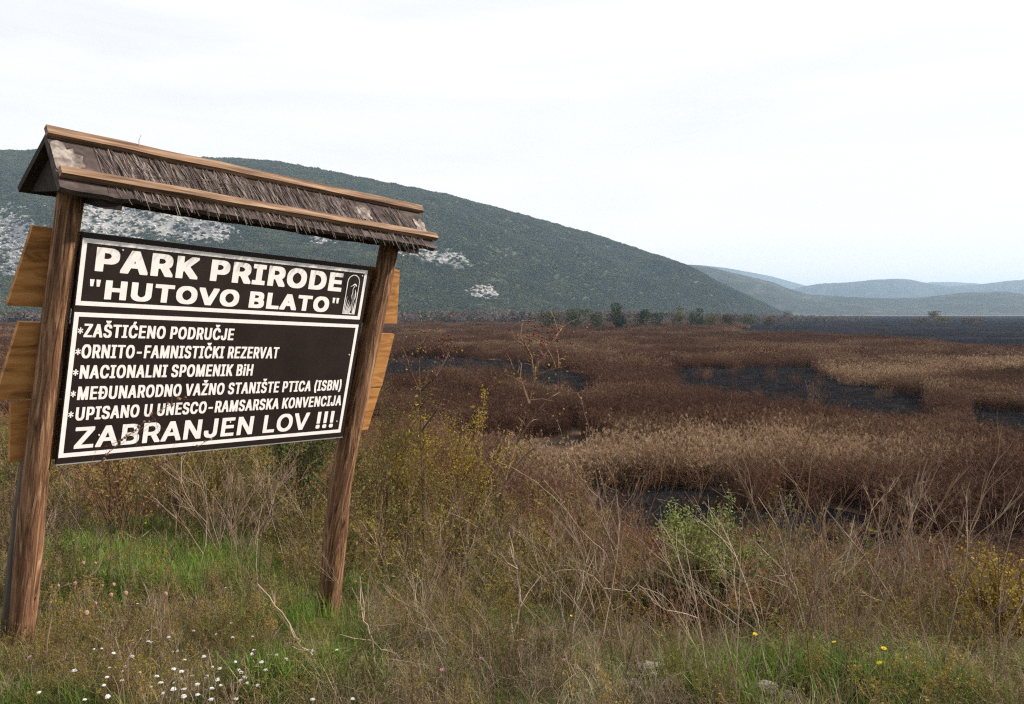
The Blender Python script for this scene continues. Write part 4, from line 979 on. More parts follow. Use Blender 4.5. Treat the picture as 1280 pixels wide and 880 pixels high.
def forb(seed, m, n, h, leaf=None, r=0.0028, leaf_m=None, leafn=3, lsize=0.03, spread=0.16, lean=0.25):
    rng = random.Random(seed); b = MB()
    def tip(p, d, pts):
        if leaf_m is None: return
        for k in range(leafn):
            q = pts[rng.randint(1, len(pts)-1)]
            b.leaf(q, (rng.gauss(0,1), rng.gauss(0,1), rng.gauss(0.3,0.6)), (rng.gauss(0,1), rng.gauss(0,1), 1), lsize*rng.uniform(0.6,1.4), lsize*rng.uniform(0.3,0.6), 1)
    for k in range(n):
        a = rng.uniform(0, 6.283); rr = spread*math.sqrt(rng.random())
        branchy(b, rng, (rr*math.cos(a), rr*math.sin(a), -0.03), (rng.gauss(0,lean), rng.gauss(0,lean), 1), h*rng.uniform(0.55,1.0), r*rng.uniform(0.7,1.3), 2, 0, (2,4), 0.6, tip)
    return b.mesh('forb', [m] + ([leaf_m] if leaf_m else []))
proto_collection('dry_forb', [forb(s, M['twig'], 6, 0.55) for s in range(5)])
proto_collection('leafy_forb', [forb(30+s, M['red_twig'], 6, 0.6, True, 0.0026, M['olive_leaf'], 6, 0.022) for s in range(5)])
proto_collection('brown_brush', [forb(60+s, M['red_twig'], 9, 0.9, True, 0.0035, M['rust_leaf'], 7, 0.034, 0.35, 0.4) for s in range(5)])
proto_collection('olive_brush', [forb(70+s, M['twig'], 9, 0.9, True, 0.0035, M['olive_leaf'], 8, 0.030, 0.32, 0.35) for s in range(5)])

def field_noise(x, y, sc, seed):
    return np.array([mnoise.fractal(Vector((a*sc, b*sc, seed)), 0.9, 2, 3) for a, b in zip(x, y)])
STONES = [(338,800,0.055,'pinkish grey stone left of the leaning right post, larger of two beside each other'),(362,812,0.04,'smaller pinkish stone just right of its larger neighbour in the grass'),
 (812,846,0.075,'large pale flat stone in the grass at right of centre'),(838,826,0.05,'brownish stone behind the large pale flat stone'),(790,864,0.05,'small upright whitish stone at the bottom right of centre'),
 (958,866,0.05,'whitish stone in the short green grass at bottom right'),(928,862,0.035,'low pale stone just left of the whitish stone at bottom right'),(912,850,0.045,'grey stone behind the low pale stone at bottom right'),(982,876,0.035,'grey stone at the very bottom edge right of the whitish stone')]
STONE_AT = [(on_ground(px, py), r_) for px, py, r_, _ in STONES]
def clear_of_stones(P):
    """leave the stones and the strip on their open side free of growth"""
    k = np.ones(len(P), bool)
    for g, r_ in STONE_AT:
        k &= ~((np.abs(P[:,0] - g.x) < r_*1.7 + 0.03) & (P[:,1] < g.y + r_*1.2) & (P[:,1] > g.y - 0.14))
    return P[k]
def px_patch(spec, seed):
    r = np.random.default_rng(seed); out = []
    for px, py, a, b, n in spec:
        for _ in range(n):
            t, q = r.uniform(0, 6.283), math.sqrt(r.random())
            p = on_ground(px + a*q*math.cos(t), py + b*q*math.sin(t)); out.append((p.x, p.y, gz(p.x, p.y)))
    return np.array(out)
def near_points(n, y0, y1, seed, cond=None):
    x, y = wedge(n, y0, y1, seed, 1.1)
    z = ground_z(x, y)
    keep = z > 0.12
    if cond is not None: keep &= cond(x, y, z)
    P = clear_of_stones(np.stack([x, y, z], -1)[keep])
    k = np.ones(len(P), bool)
    for bx, by in ((-2.43, 3.74), (-1.28, 5.30)):       # the ground round the post feet is worn
        d = np.hypot(bx, by); al = P[:,0]*bx/d + P[:,1]*by/d - d; ac = np.abs(-P[:,0]*by/d + P[:,1]*bx/d)
        k &= ~((al < 0.1) & (al > -0.45) & (ac < 0.2)) | (np.random.default_rng(seed).random(len(P)) < 0.25)
    return P[k]
def place(name, coll, pts, s0, s1, tilt, label, cat, seed, sz=None):
    pts = clear_of_stones(pts)
    r = np.random.default_rng(seed)
    scatter(name, PROTO[coll], pts, r.uniform(s0, s1, len(pts)), r.uniform(0, 6.28, len(pts)), tilt, label, cat, seed, sz)
GREEN = [(205,700,140,50),(520,735,95,34),(665,792,60,22),(380,868,70,22),(960,858,110,26)]
def open_green(P, seed):
    """thins the tall weeds where the short green grass shows"""
    px = 640 + F_PX*P[:,0]/P[:,1]; py = 391 + F_PX*(EYE - P[:,2])/P[:,1]
    k = np.ones(len(P), bool)
    for cx_, cy_, a_, b_ in GREEN: k &= ((px - cx_)/a_)**2 + ((py - cy_)/b_)**2 > 1
    return P[k | (np.random.default_rng(seed).random(len(P)) < 0.22)]
def clear_of_posts(P):
    P = open_green(P, len(P))
    """the trodden strip in front of the two posts carries only short grass"""
    k = np.ones(len(P), bool)
    for bx, by in ((-2.43, 3.74), (-1.28, 5.30)):
        d = np.hypot(bx, by); ux, uy = bx/d, by/d
        al = P[:,0]*ux + P[:,1]*uy - d; ac = np.abs(-P[:,0]*uy + P[:,1]*ux)
        k &= ~((al < 0.05) & (al > -2.3) & (ac < 0.22))
    return P[k]
green_at = lambda x, y, z: field_noise(x, y, 0.55, 4.0) + np.random.default_rng(1).normal(0,0.18,len(x)) > 0.02
dry_at = lambda x, y, z: field_noise(x, y, 0.55, 4.0) + np.random.default_rng(2).normal(0,0.3,len(x)) + 0.45*((x < 0.3) & (y < 5)) < 0.15
place('green_grass', 'grass_tuft', near_points(3600, 2.2, 9.5, 21, green_at)[::1], 0.45, 1.0, 0.15, 'short green grass of the near slope', 'grass', 21)
place('green_grass', 'grass_tuft', near_points(1300, 2.0, 9.5, 27), 0.4, 0.85, 0.15, 'short green grass of the near slope', 'grass', 27)
place('dry_grass', 'straw_tuft', clear_of_posts(near_points(2600, 2.0, 10, 22, lambda x, y, z: dry_at(x, y, z) & ((x < 0.4) | (y < 5.1)))), 0.4, 0.95, 0.2, 'dry straw grass of the near slope', 'grass', 22)
place('green_grass', 'grass_tuft', px_patch([(40,850,60,40,50),(400,800,60,40,40),(170,860,200,30,50)], 8), 0.25, 0.5, 0.15, 'short green grass of the near slope', 'grass', 41)
place('dry_grass', 'straw_tuft', clear_of_posts(near_points(2000, 2.0, 5.0, 37, lambda x, y, z: x > -0.9)), 0.35, 0.75, 0.2, 'dry straw grass of the near slope', 'grass', 37)
place('dry_weeds', 'dry_forb', clear_of_posts(near_points(1200, 5.6, 11, 23)), 0.4, 1.0, 0.2, 'tangled dry twiggy weeds of the near slope', 'weeds', 23)
place('dry_weeds', 'dry_forb', clear_of_posts(near_points(900, 2.4, 5.7, 63)), 0.2, 0.62, 0.2, 'tangled dry twiggy weeds of the near slope', 'weeds', 63)
place('leafy_weeds', 'leafy_forb', clear_of_posts(near_points(900, 2.4, 5.7, 64)), 0.2, 0.6, 0.2, 'olive leafed low weeds of the near slope', 'weeds', 64)
place('leafy_weeds', 'leafy_forb', clear_of_posts(near_points(900, 5.5, 12, 24)), 0.4, 1.0, 0.2, 'olive leafed low weeds of the near slope', 'weeds', 24)
M['fresh'] = mat('fresh_grass', (0.075,0.125,0.018), (0.125,0.195,0.03), (0.19,0.26,0.055), scale=1.2, coord='Place', per_object=0.4, rough=0.65, transl=0.35, lo=0.3, hi=0.7)
proto_collection('fresh_tuft', [tuft(90+s, 50, 0.07, 0.22, 0.0034, 0.13, M['fresh']) for s in range(4)])
place('fresh_grass', 'fresh_tuft', clear_of_stones(px_patch([(205,700,140,48,420),(520,735,95,32,330),(110,760,70,30,60),(660,790,60,20,110),(390,866,70,20,70),(960,858,110,24,60),(1130,868,80,14,20),(330,780,60,30,50)], 4)), 0.55, 1.15, 0.15, 'bright fresh green grass in patches on the near slope', 'grass', 31)
place('brown_brush', 'brown_brush', near_points(2600, 8.0, 26, 25, lambda x, y, z: (field_noise(x, y, 0.2, 6.0) + 0.08*(x-1) + 0.03*(y-12) > -0.05) & (z < 3.0)), 0.6, 1.25, 0.2, 'brown tangled brush on the lower slope', 'brush', 25)
place('brown_brush', 'brown_brush', near_points(1100, 4.7, 9.5, 61, lambda x, y, z: (x > 0.5) & (y > 4.75 + 0.25*np.sin(x*3.0))), 0.30, 0.75, 0.25, 'brown tangled brush on the lower slope', 'brush', 61)
place('brown_brush', 'brown_brush', (lambda a, b: np.stack([a, b, ground_z(a, b)], -1)[(ground_z(a, b) > 0.05) & (ground_z(a, b) < 0.9)])(np.random.default_rng(71).uniform(-34, 3, 9000), np.random.default_rng(72).uniform(14, 52, 9000)), 0.6, 1.3, 0.25, 'brown tangled brush on the lower slope', 'brush', 71)
place('brown_brush', 'brown_brush', px_patch([(960,672,60,7,18),(890,634,30,5,7),(1070,672,60,6,16),(1180,692,60,8,22)], 15), 0.3, 0.6, 0.3, 'brown tangled brush on the lower slope', 'brush', 66)
place('olive_brush', 'olive_brush', near_points(900, 4.7, 9.0, 62, lambda x, y, z: (x > -0.3) & (y > 4.8 + 0.25*np.sin(x*2.0))), 0.28, 0.7, 0.25, 'olive green tangled brush on the slope', 'brush', 62)
place('olive_brush', 'olive_brush', near_points(2400, 6.5, 24, 26, lambda x, y, z: (field_noise(x, y, 0.2, 6.0) + 0.08*(x-1) + 0.03*(y-12) < 0.12) & (z < 3.6)), 0.6, 1.3, 0.2, 'olive green tangled brush on the slope', 'brush', 26)

# ------------------------------------------------------------------ single plants, stones and flowers of the near slope
def root_at(px, d):
    x = (px - 640) / F_PX * d
    return Vector((x, d, gz(x, d)))

def path_stalk(name, label, px_path, depth, r0, m, seed, twigs=(), heads=0, lean=0.0, group=None, cat='dry stalk', nside=0, tipm=None):
    """a dry stem that stands on the slope at its real distance: px_path from the foot upwards, twigs = [(fraction, px, py)]"""
    rng = random.Random(seed); b = MB(); r0 *= 0.68
    foot = at(*px_path[0], depth); foot.z = gz(foot.x, foot.y) - 0.03
    pts = [foot] + [at(px, py, depth + lean * (i + 1) / len(px_path)) for i, (px, py) in enumerate(px_path[1:])]
    fine = []
    for i in range(len(pts) - 1):
        for k in range(4):
            t = k / 4
            p0, p1, p2, p3 = pts[max(i-1,0)], pts[i], pts[i+1], pts[min(i+2, len(pts)-1)]
            q = 0.5*((2*p1) + (p2-p0)*t + (2*p0-5*p1+4*p2-p3)*t*t + (3*p1-p0-3*p2+p3)*t*t*t)
            fine.append(q + Vector((rng.gauss(0,.003), rng.gauss(0,.008), rng.gauss(0,.002))))
    fine.append(pts[-1])
    n = len(fine)
    rel = [Vector(p) - foot for p in fine]
    b.tube(rel, [r0*(1 - 0.62*i/n) for i in range(n)], 5)
    for f, px, py in twigs:
        i = min(int(f*(n-1)), n-1); p = rel[i]; e = at(px, py, depth + rng.uniform(-0.12, 0.12)) - foot
        mid = p.lerp(e, 0.5) + Vector((rng.gauss(0,.01), rng.gauss(0,.02), rng.gauss(0,.012)))
        b.tube([p, mid, e], [r0*0.55, r0*0.42, r0*0.25], 4)
        for k in range(2):
            q = mid.lerp(e, rng.uniform(0,0.9)); dd = (e - p).normalized() + Vector((rng.gauss(0,.6), rng.gauss(0,.6), rng.gauss(0.1,.4)))
            b.tube([q, q + dd*rng.uniform(0.03,0.09)], [r0*0.28, r0*0.15], 3)
    for k in range(nside):
        f = rng.uniform(0.25, 0.98); i = min(int(f*(n-1)), n-2)
        dd = (rel[i+1] - rel[i]).normalized() + Vector((rng.gauss(0,.7), rng.gauss(0,.7), rng.gauss(0.1,.4)))
        ln = rng.uniform(0.03, 0.14)*(1.2-f*0.6)
        b.tube([rel[i], rel[i] + dd*ln*0.6, rel[i] + dd*ln + Vector((0,0,0.01))], [r0*0.35, r0*0.28, r0*0.16], 3)
    o = empty(name, foot, label, cat, group) if heads else None
    if not heads:
        o = b.build(name, m); o.location = foot
        return setp(o, label, cat, group)
    b.build('stem', m, o)
    h = MB()
    for k in range(heads):
        i = int(n*(0.35 + 0.65*k/heads)); p = rel[min(i, n-1)] + Vector((rng.gauss(0,.006), rng.gauss(0,.006), rng.gauss(0,.004)))
        h.blob(p, rng.uniform(0.004,0.008), 0, rng, 1, 0.25)
    g = h.build('seed_husks', tipm or M['seed'], o); g['kind'] = 'stuff'
    return o

ST, BR = M['stalk'], M['brown_stalk']
path_stalk('dry_stalk', 'longest pale curved dry stalk leaning left over the dark channel, knobbly towards its tip', [(782,760),(775,690),(757,622),(742,560),(728,505),(720,490)], 5.2, 0.0075, ST, 1, [(0.35,752,650)], heads=12, cat='dry stalk')
path_stalk('dry_stalk', 'thin curved dry stalk arching left in front of the tan reeds, beside the longest stalk', [(792,700),(770,655),(738,612),(715,580),(703,545),(696,522)], 5.6, 0.006, ST, 2, heads=8)
path_stalk('dry_stalk', 'long straw coloured stem slanting from mid slope up left towards the yellow bush', [(775,712),(762,703),(735,672),(700,630),(660,595),(622,577)], 5.0, 0.0065, ST, 3, [(0.8,648,590),(0.55,680,600)])
path_stalk('dry_stalk', 'upright reddish brown stem with many short side twigs, right of the arching dry stem', [(775,845),(776,760),(777,690),(774,640),(766,592)], 4.6, 0.008, BR, 4, [(0.5,752,650),(0.6,800,640),(0.75,800,598),(0.85,760,580)], nside=12)
path_stalk('dry_stalk', 'grey dead stem bowed over to the left above a stone', [(780,868),(776,800),(762,752),(742,722),(718,712),(690,716)], 4.0, 0.0075, ST, 5, [(0.5,790,740),(0.62,745,690)], nside=8)
path_stalk('dry_bush', 'tall spreading bare stalk with long ascending branches before the reeds at right', [(1112,868),(1118,800),(1126,745),(1133,690),(1140,640),(1146,600)], 4.3, 0.0150, ST, 6,
   [(0.35,1030,634),(0.42,1078,598),(0.5,1100,600),(0.55,1200,592),(0.62,1160,572),(0.66,1132,620),(0.72,1122,585),(0.45,1196,645),(0.3,1175,700),(0.8,1178,560),(0.9,1152,568),(0.25,1062,655)], nside=14, cat='dry shrub')
path_stalk('dry_stalk', 'pale bare stem with long side stems crossing behind the tall spreading stalk', [(1160,868),(1164,790),(1172,735),(1190,690),(1204,640),(1212,612)], 4.6, 0.0095, ST, 7, [(0.4,1115,700),(0.5,1222,700),(0.65,1180,640)], nside=10)
path_stalk('dry_stalk', 'thin forked whitish twig standing beside the dark channel', [(962,760),(964,700),(967,668),(965,645),(958,622)], 5.4, 0.006, ST, 8, [(0.72,978,634)])
path_stalk('dry_stalk', 'upright bare stems before the low brush, left of the tall spreading stalk', [(1010,868),(1012,790),(1016,735),(1020,690),(1016,660)], 4.2, 0.0075, BR, 9, [(0.5,1040,690),(0.55,1036,660),(0.62,985,690),(0.75,1034,676)], nside=10)
path_stalk('dry_stalk', 'arched pale stem bending left from the foot of the tall spreading stalk', [(1128,860),(1122,815),(1092,792),(1060,775),(1030,764),(1007,756)], 4.25, 0.006, ST, 10, nside=6)
path_stalk('dry_stalk', 'slender dark stalk at far right rising alone before the brown brush', [(1258,840),(1256,760),(1258,700),(1262,660),(1270,640)], 4.8, 0.006, BR, 11, [(0.6,1240,720)], nside=8)
path_stalk('dry_stalk', 'whitish bent stalk between the yellow bush and the green grass patch', [(566,760),(574,720),(590,680),(602,640),(614,610),(612,595)], 5.3, 0.007, ST, 12, [(0.7,640,598),(0.5,560,640)], nside=5)
path_stalk('dry_stalk', 'grey straight stalk just right of the leaning post', [(534,760),(534,700),(533,650),(532,610),(531,580)], 6.0, 0.006, ST, 13, [(0.4,548,690),(0.5,520,665)], nside=8)
path_stalk('dry_stalk', 'thick pale forked twig at bottom centre with broken ends', [(520,900),(515,850),(520,800),(532,790),(548,765)], 3.1, 0.0085, ST, 14, [(0.55,500,812),(0.5,568,788),(0.7,478,838),(0.35,470,800)], nside=4)
path_stalk('dry_stalk', 'thick pale bare stem leaning left of the bottom centre twigs', [(478,900),(470,850),(466,800),(455,765),(450,720)], 3.2, 0.0075, ST, 15, [(0.5,486,812),(0.6,478,778),(0.8,440,735)], nside=4)
path_stalk('dry_stalk', 'crooked dead branch sprawling up left near the white flowers, right of the stones', [(430,900),(410,858),(390,820),(368,795),(352,765),(322,730)], 3.2, 0.007, ST, 16, [(0.3,446,820),(0.5,400,800),(0.7,380,830)], nside=6)
path_stalk('dry_stalk', 'upright bare grey stem with forked crown in the bottom centre thicket', [(632,900),(634,850),(640,800),(650,750),(644,700),(636,665)], 3.5, 0.0085, ST, 17, [(0.4,668,808),(0.55,676,720),(0.6,664,764),(0.75,625,690),(0.3,600,850)], nside=10)
path_stalk('dry_stalk', 'bare brown stalk with thin broom of twigs left of the bowed dead stem', [(705,880),(706,820),(712,770),(722,720),(716,680)], 4.0, 0.007, BR, 18, [(0.5,740,740),(0.6,690,720),(0.75,735,690)], nside=12)
path_stalk('dry_stalk', 'feathery dark dry grass head leaning across the bottom line of the board', [(75,690),(100,620),(128,575),(160,545),(190,520),(232,496)], 3.15, 0.003, BR, 19, [(0.55,120,560),(0.7,170,560),(0.8,200,545)], heads=26, nside=26, tipm=M['brown_stalk'])
path_stalk('dry_stalk', 'thin dry grass stem slanting along the lower edge of the board', [(150,690),(170,640),(190,590),(225,570),(262,550)], 3.2, 0.0024, BR, 20, heads=16, nside=14, tipm=M['brown_stalk'])
path_stalk('dry_stalk', 'bare fork of pale twigs below the board, left of the leaning post', [(322,760),(325,700),(330,660),(345,625),(360,600)], 5.0, 0.0065, ST, 21, [(0.5,310,610),(0.6,375,625),(0.7,325,600)], nside=8)
path_stalk('dry_stalk', 'long thin stem sloping up right among the seed heads beside the left post', [(52,770),(70,745),(105,725),(135,700),(165,680),(190,662)], 3.4, 0.0038, ST, 22, nside=6)
path_stalk('dry_stalk', 'dark bare stalk in the grass between both posts', [(212,830),(210,760),(214,700),(222,650),(226,600)], 3.9, 0.0055, BR, 23, [(0.6,240,640),(0.5,190,670)], nside=16)
path_stalk('dry_stalk', 'dark twiggy stalk left of the left post at the picture edge', [(6,740),(10,690),(14,640),(12,590),(6,545)], 4.6, 0.005, BR, 24, [(0.5,28,600)], nside=14)

# sheaf of tall bare reed stems leaning right at the channel
rng = random.Random(12); f0 = root_at(925, 15.5)
for k in range(15):
    b = MB(); fx = rng.gauss(0, 0.28); h = rng.uniform(1.7, 2.35); dx = rng.uniform(0.25, 0.75)
    b.tube([(0,0,-0.05),(dx*0.25,0,h*0.4),(dx*0.6,0,h*0.75),(dx,0,h)], [0.011,0.010,0.008,0.004], 4)
    o = b.build('reed_stem', M['plume']); o.location = (f0.x + fx, f0.y + rng.gauss(0,0.15), gz(f0.x + fx, f0.y))
    setp(o, 'tall bare reed stem leaning right in the sheaf beside the dark channel', 'reed stem', 'sheaf of tall bare reed stems')

# other dry stalks: a handful of shapes, copied
def stalk_proto(seed):
    rng = random.Random(seed); b = MB()
    branchy(b, rng, (0,0,-0.03), (rng.gauss(0,.2), rng.gauss(0,.2), 1), 0.95, 0.0030, 2, 0, (2,5), 0.55, None, 4, 0.5, 6)
    return b
protos = []
for s in range(7):
    o = stalk_proto(300 + s).build('dry_weed', M['brown_stalk'] if s % 2 else M['stalk'])
    setp(o, 'bare branching dry weed standing among the grass of the near slope', 'dry weed', 'bare dry weeds on the near slope')
    protos.append(o)
rng = random.Random(77); cnt = 0; spots = []
while len(spots) < 150:
    y = math.sqrt(rng.uniform(2.7**2, 7.5**2)); x = rng.uniform(-0.68, 0.70)*y
    if abs(x + 1.7) < 0.9 and y < 5.0 and rng.random() < 0.75: continue      # few in front of the board
    if x < -1.0 and y < 3.2: continue
    spots.append((x, y))
for k in range(80):
    y_ = rng.uniform(3.6, 7.2); spots.append((rng.uniform(-0.18, 0.67)*y_, y_))
for k in range(46):
    g_ = on_ground(rng.uniform(640, 1290), rng.uniform(815, 905)); spots.append((g_.x, g_.y))
for k in range(34):
    g_ = on_ground(rng.uniform(430, 690), rng.uniform(800, 900)); spots.append((g_.x, g_.y))
for i, (x, y) in enumerate(spots):
    src = protos[i % 7]
    o = src if i < 7 else src.copy()
    if i >= 7: COL.objects.link(o)
    o.location = (x, y, gz(x, y)); o.rotation_euler = (rng.gauss(0,.15), rng.gauss(0,.15), rng.uniform(0,6.28))
    s = rng.uniform(0.45, 1.1) * (0.55 if x < 0.2 and y < 4.2 else 1.0); o.scale = (s, s, s)

# ---- leafy shrubs
def shrub(name, label, cat, root, h, w, stem_m, leaf_m, nst, nleaf, lsize, seed, up=0.5, sides=4, r=0.010, depth=2, group=None, spread=0.55):
    rng = random.Random(seed); b = MB(); tips = []
    def tip(p, d, pts): tips.append(pts)
    for k in range(nst):
        a = rng.uniform(0, 6.283); rr = 0.12*w*math.sqrt(rng.random())
        out = rng.uniform(0, 0.5)*w/h
        branchy(b, rng, (rr*math.cos(a), rr*math.sin(a), -0.05), (math.cos(a)*out, math.sin(a)*out, 1), h*rng.uniform(0.7,0.98), r*rng.uniform(0.6,1.1), depth, 0, (3,5), spread, tip, sides, up, 5)
    o = empty(name, root, label, cat, group)
    b.build('branches', stem_m, o)
    if nleaf:
        l = MB()
        for k in range(nleaf):
            pts = rng.choice(tips); i = rng.randint(1, len(pts)-1); q = pts[i-1].lerp(pts[i], rng.random()) + Vector((rng.gauss(0,.03), rng.gauss(0,.03), rng.gauss(0,.03)))
            if q.z < 0.12*h: continue
            l.leaf(q, (rng.gauss(0,1), rng.gauss(0,1), rng.gauss(0.1,0.7)), (rng.gauss(0,1), rng.gauss(0,1), 0.6), lsize*rng.uniform(0.6,1.4), lsize*rng.uniform(0.4,0.75))
        l.build('foliage', leaf_m, o)
    return o, tips
shrub('shrub', 'large sparse yellow leaved shrub behind the leaning right post', 'shrub', root_at(528, 9.4), 2.3, 1.8, BR, M['yellow_leaf'], 11, 4200, 0.034, 1)
shrub('shrub', 'olive yellow shrub standing between the leaning post and the sparse yellow shrub', 'shrub', root_at(472, 8.4), 1.7, 1.0, BR, M['olive_leaf'], 7, 1700, 0.036, 2)
shrub('shrub', 'olive and yellow shrub right of the sparse yellow shrub, below the hip bush', 'shrub', root_at(600, 8.6), 1.35, 1.3, BR, M['olive_leaf'], 8, 1800, 0.034, 3)
shrub('shrub', 'dense rounded green bush seen under the right end of the board', 'bush', root_at(372, 8.0), 1.75, 0.85, BR, M['green_leaf'], 10, 3400, 0.04, 4, up=0.8)
shrub('shrub', 'small yellowish green bush on mid slope below the hip bush, dotted with yellow leaves', 'shrub', root_at(672, 7.0), 0.85, 0.7, BR, M['yellow_leaf'], 6, 520, 0.026, 5)
shrub('plant', 'tall feathery grey green plant at right of centre with pale tips', 'plant', root_at(888, 5.2), 0.86, 0.62, M['grey_green'], M['grey_green'], 18, 6500, 0.024, 6, up=1.3, r=0.005, spread=0.35)
shrub('plant', 'low dark green leafy plant at the left foot of the feathery grey green plant', 'plant', root_at(842, 5.3), 0.55, 0.6, M['green_leaf'], M['green_leaf'], 10, 1500, 0.042, 7, r=0.005)
shrub('plant', 'low dark green plant growing in front of the feathery grey green plant', 'plant', root_at(918, 4.9), 0.42, 0.5, M['green_leaf'], M['green_leaf'], 9, 1100, 0.035, 8, r=0.005)
shrub('shrub', 'bright yellow leaved bush at the right picture edge', 'shrub', root_at(1270, 4.35), 0.62, 0.40, BR, M['yellow_leaf'], 10, 2600, 0.022, 9)
shrub('shrub', 'low yellow leaved bush in the brush, left of the bush at the right edge', 'shrub', root_at(1210, 5.6), 0.45, 0.6, BR, M['yellow_leaf'], 7, 420, 0.022, 10)
shrub('shrub', 'olive bush with yellow specks in the brush left of the tall spreading stalk', 'shrub', root_at(1060, 6.3), 0.62, 0.8, BR, M['olive_leaf'], 8, 1100, 0.03, 11)
shrub('shrub', 'grey bare twiggy bush below the middle of the board', 'shrub', root_at(285, 6.6), 1.05, 0.8, M['twig'], None, 9, 0, 0, 12, depth=3, r=0.007)
shrub('shrub', 'brown rusty leaved bush seen below the left part of the board', 'shrub', root_at(150, 7.2), 1.35, 1.2, M['red_twig'], M['rust_leaf'], 10, 1300, 0.035, 13, r=0.008)
shrub('shrub', 'olive rusty bush seen below the middle of the board behind the grey twiggy bush', 'shrub', root_at(232, 8.0), 1.55, 1.3, M['red_twig'], M['olive_leaf'], 10, 1700, 0.034, 14, r=0.008)
shrub('shrub', 'bare grey brown bush left of the left post at the picture edge', 'shrub', root_at(4, 6.4), 1.45, 1.0, M['twig'], M['rust_leaf'], 10, 300, 0.03, 15, depth=3, r=0.007)
shrub('shrub', 'reddish bare twiggy bush on mid slope left of the feathery grey green plant', 'shrub', root_at(770, 6.4), 1.25, 0.9, M['red_twig'], M['rust_leaf'], 9, 420, 0.026, 16, depth=3, r=0.007)
shrub('shrub', 'grey twiggy bush in front of the olive and yellow shrubs at centre', 'shrub', root_at(560, 6.6), 0.95, 1.0, M['twig'], M['olive_leaf'], 9, 300, 0.026, 17, depth=3, r=0.006)
shrub('shrub', 'low brown bush at right of centre below the dark channel', 'shrub', root_at(985, 8.6), 0.55, 1.3, M['red_twig'], M['rust_leaf'], 10, 1000, 0.04, 18, r=0.007)
shrub('shrub', 'low brown bush behind the tall spreading stalk', 'shrub', root_at(1150, 8.8), 0.6, 1.5, M['red_twig'], M['rust_leaf'], 10, 1000, 0.04, 19, r=0.007)

for px_, d_, h_, w_, lm_, n_, sd_, lab_ in (
 (452, 9.2, 1.75, 1.0, 'rust_leaf', 1500, 31, 'rusty twiggy shrub showing just right of the leaning post, under its planks'),
 (494, 9.9, 2.3, 1.2, 'olive_leaf', 2600, 32, 'tall olive twiggy shrub behind the sparse yellow leaved shrub'),
 (566, 9.0, 2.05, 1.2, 'olive_leaf', 2600, 33, 'tall olive twiggy shrub right behind the whitish bent stalk'),
 (604, 9.8, 2.0, 1.3, 'rust_leaf', 2000, 34, 'rust brown twiggy shrub under the taller hip bush, left side'),
 (648, 8.8, 1.4, 1.2, 'olive_leaf', 2200, 35, 'olive twiggy shrub under the taller hip bush, right side'),
 (700, 8.2, 1.15, 1.2, 'rust_leaf', 1700, 36, 'rust brown twiggy shrub crossed by the long slanting straw stem'),
 (745, 7.6, 0.95, 1.1, 'olive_leaf', 1600, 37, 'low olive twiggy shrub left of the upright reddish stem'),
 (815, 7.8, 0.8, 1.1, 'rust_leaf', 1500, 38, 'low rust brown shrub between the upright reddish stem and the feathery plant'),
 (1020, 6.6, 0.62, 1.0, 'rust_leaf', 1300, 39, 'low rust brown shrub behind the upright bare stems at right'),
 (1105, 6.0, 0.55, 0.9, 'rust_leaf', 1200, 40, 'low rust brown shrub around the foot of the tall spreading stalk'),
 (1190, 6.4, 0.62, 1.0, 'rust_leaf', 1300, 43, 'low rust brown shrub left of the slender dark stalk at far right')):
    shrub('shrub', lab_, 'shrub', root_at(px_, d_), h_, w_, M['red_twig'], M[lm_], 9, n_, 0.024, sd_, depth=3, r=0.006)
